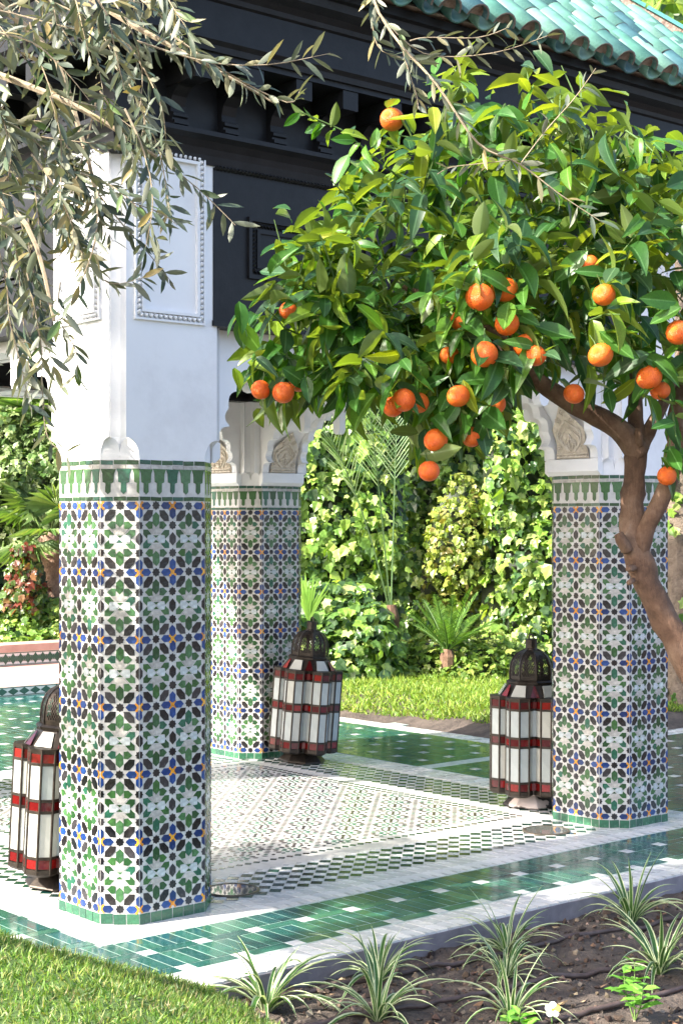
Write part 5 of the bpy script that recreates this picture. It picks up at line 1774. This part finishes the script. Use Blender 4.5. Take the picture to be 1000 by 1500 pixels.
ivy_mass('garden_shrub', 'pale sunlit leafy shrub above the low pink wall', -4.6, -2.95, 1.15, 2.95, lambda r_, z: 17.6 + .5 * (z - 1.9) ** 2 + .2 * noise.noise(Vector((r_ * 3, z * 3, 5))), 2300, (.07, .12), [(.14, .22, .07), (.20, .28, .10), (.26, .33, .15), (.08, .15, .04)], (2, 2, 2, 2), .7, 'shrub', dome_mask)
ivy_mass('ground_cover', 'low green ground cover spilling over the pink wall', -4.6, -2.7, .2, .72, lambda r_, z: 16.4 + .8 * z + .2 * noise.noise(Vector((r_ * 3, z * 3, 8))), 1500, (.06, .11), ICOL, (2, 3, 4, 3, 1, 2), .7, 'ground cover')
ivy_mass('red_leaved_shrub', 'shrub with reddish and green leaves at far left', -3.62, -3.2, .6, 1.35, lambda r_, z: 16.75 + 2.0 * (r_ + 3.4) ** 2, 420, (.06, .11), [(.20, .05, .03), (.14, .05, .03), (.07, .12, .025), (.20, .11, .05)], (1, 1, 4, 1), .6, 'shrub', dome_mask)
ivy_mass('hedge', 'dark tall hedge at the back of the left garden', -6.5, -1.6, .2, 6.0, lambda r_, z: 20.2 + .5 * noise.noise(Vector((r_ * .9, z * .9, 3))), 4200, (.12, .2), [(.02, .05, .012), (.03, .07, .016), (.05, .10, .02), (.09, .15, .03)], (3, 3, 2, 1), .7, 'hedge')
def fan_palm(label, base, h, n, size):
    t = thing('fan_palm', label, 'palm', base, 'fan palms in the left garden')
    m_ = MB(); limb(m_, [base - Vector((0, 0, .1)), base + Vector((.03, 0, h * .5)), base + Vector((0, .04, h))], [.13, .12, .11], 12, .9); m_.obj('trunk', m_plain('palm_bark', (.26, .15, .10), (.45, .30, .22), 14, .95, .9, 30, .03), t, smooth=True)
    for k in range(n):
        an = k * 2.399; el = random.uniform(-.5, .9)
        d = (RIGHT * math.cos(an) + FWD * math.sin(an)) * math.cos(el) + Vector((0, 0, math.sin(el)))
        top_ = base + Vector((0, 0, h)); hub = top_ + d * size * .8
        m_ = MB(); m_.tube([top_, top_.lerp(hub, .5) + Vector((0, 0, .04)), hub], [.014, .012, .01], 5, (.12, .18, .06))
        sd = d.cross(Vector((0, 0, 1))).normalized(); nn = sd.cross(d)
        for q in range(22):
            a = (q / 21 - .5) * 4.2
            v = d * math.cos(a) + sd * math.sin(a); e = hub + v * size * (1 - .15 * abs(a) / 2) + Vector((0, 0, -.15 * size)); w = v.cross(nn).normalized() * .018
            mid = hub + v * size * .5 + nn * .02
            m_.add([hub, mid + w, e, mid - w], [(0, 1, 2), (0, 2, 3)], jit(random.choice([(.10, .18, .05), (.15, .24, .07), (.20, .28, .10)]), .2))
        m_.obj('frond', GRASS, t)
fan_palm('tall fan palm with a pink-brown trunk behind the front column', at(82, 900, 18.6) * 1.0, 2.25, 20, .62)
fan_palm('fan palm high at the far left edge of the garden', at(-40, 900, 19.2), 2.0, 18, .6)
fan_palm('short fan palm beside the reddish shrub', at(75, 905, 17.4), .95, 14, .5)

# trees closing the view behind the garden
def back_tree(label, r_, dep, h, rad, cols):
    base = CAM + FWD * dep + RIGHT * r_; base.z = -.1
    t = thing('garden_tree', label, 'tree', base, 'tall trees closing the view behind the garden')
    m_ = MB(); limb(m_, [base, base + Vector((.1, 0, h * .4)), base + Vector((0, .1, h * .75))], [.28, .2, .12], 10, .5); m_.obj('trunk', BARK, t, smooth=True)
    pos, mats, cs = [], [], []
    for _ in range(2600):
        v = rvec().normalized() * random.random() ** .28
        p = base + Vector((v.x * rad, v.y * rad, h * .55 + v.z * h * .52))
        if noise.noise(p * .9) < -.28: continue
        pos.append(tuple(p)); mats.append([list(q) for q in frame(rvec(), rvec()) * random.uniform(.25, .45)]); cs.append(jit(random.choice(cols), .2))
    scatter('crown', IVV, IVF, pos, mats, cs, IVY, t)
DK = [(.03, .07, .015), (.045, .10, .02), (.07, .14, .03)]
for lab, r_, dep, h, rad in (('tall dark tree behind the left garden', -7.5, 26, 11, 4.2), ('tall dark tree behind the ivy at the middle', -1.0, 25, 11, 4.2), ('tall dark tree behind the ivy to the right', 4.5, 24, 12, 4.2), ('tall dark tree at the far right behind the roof', 10.0, 25, 14, 4.5)):
    back_tree(lab, r_, dep, h, rad, DK)
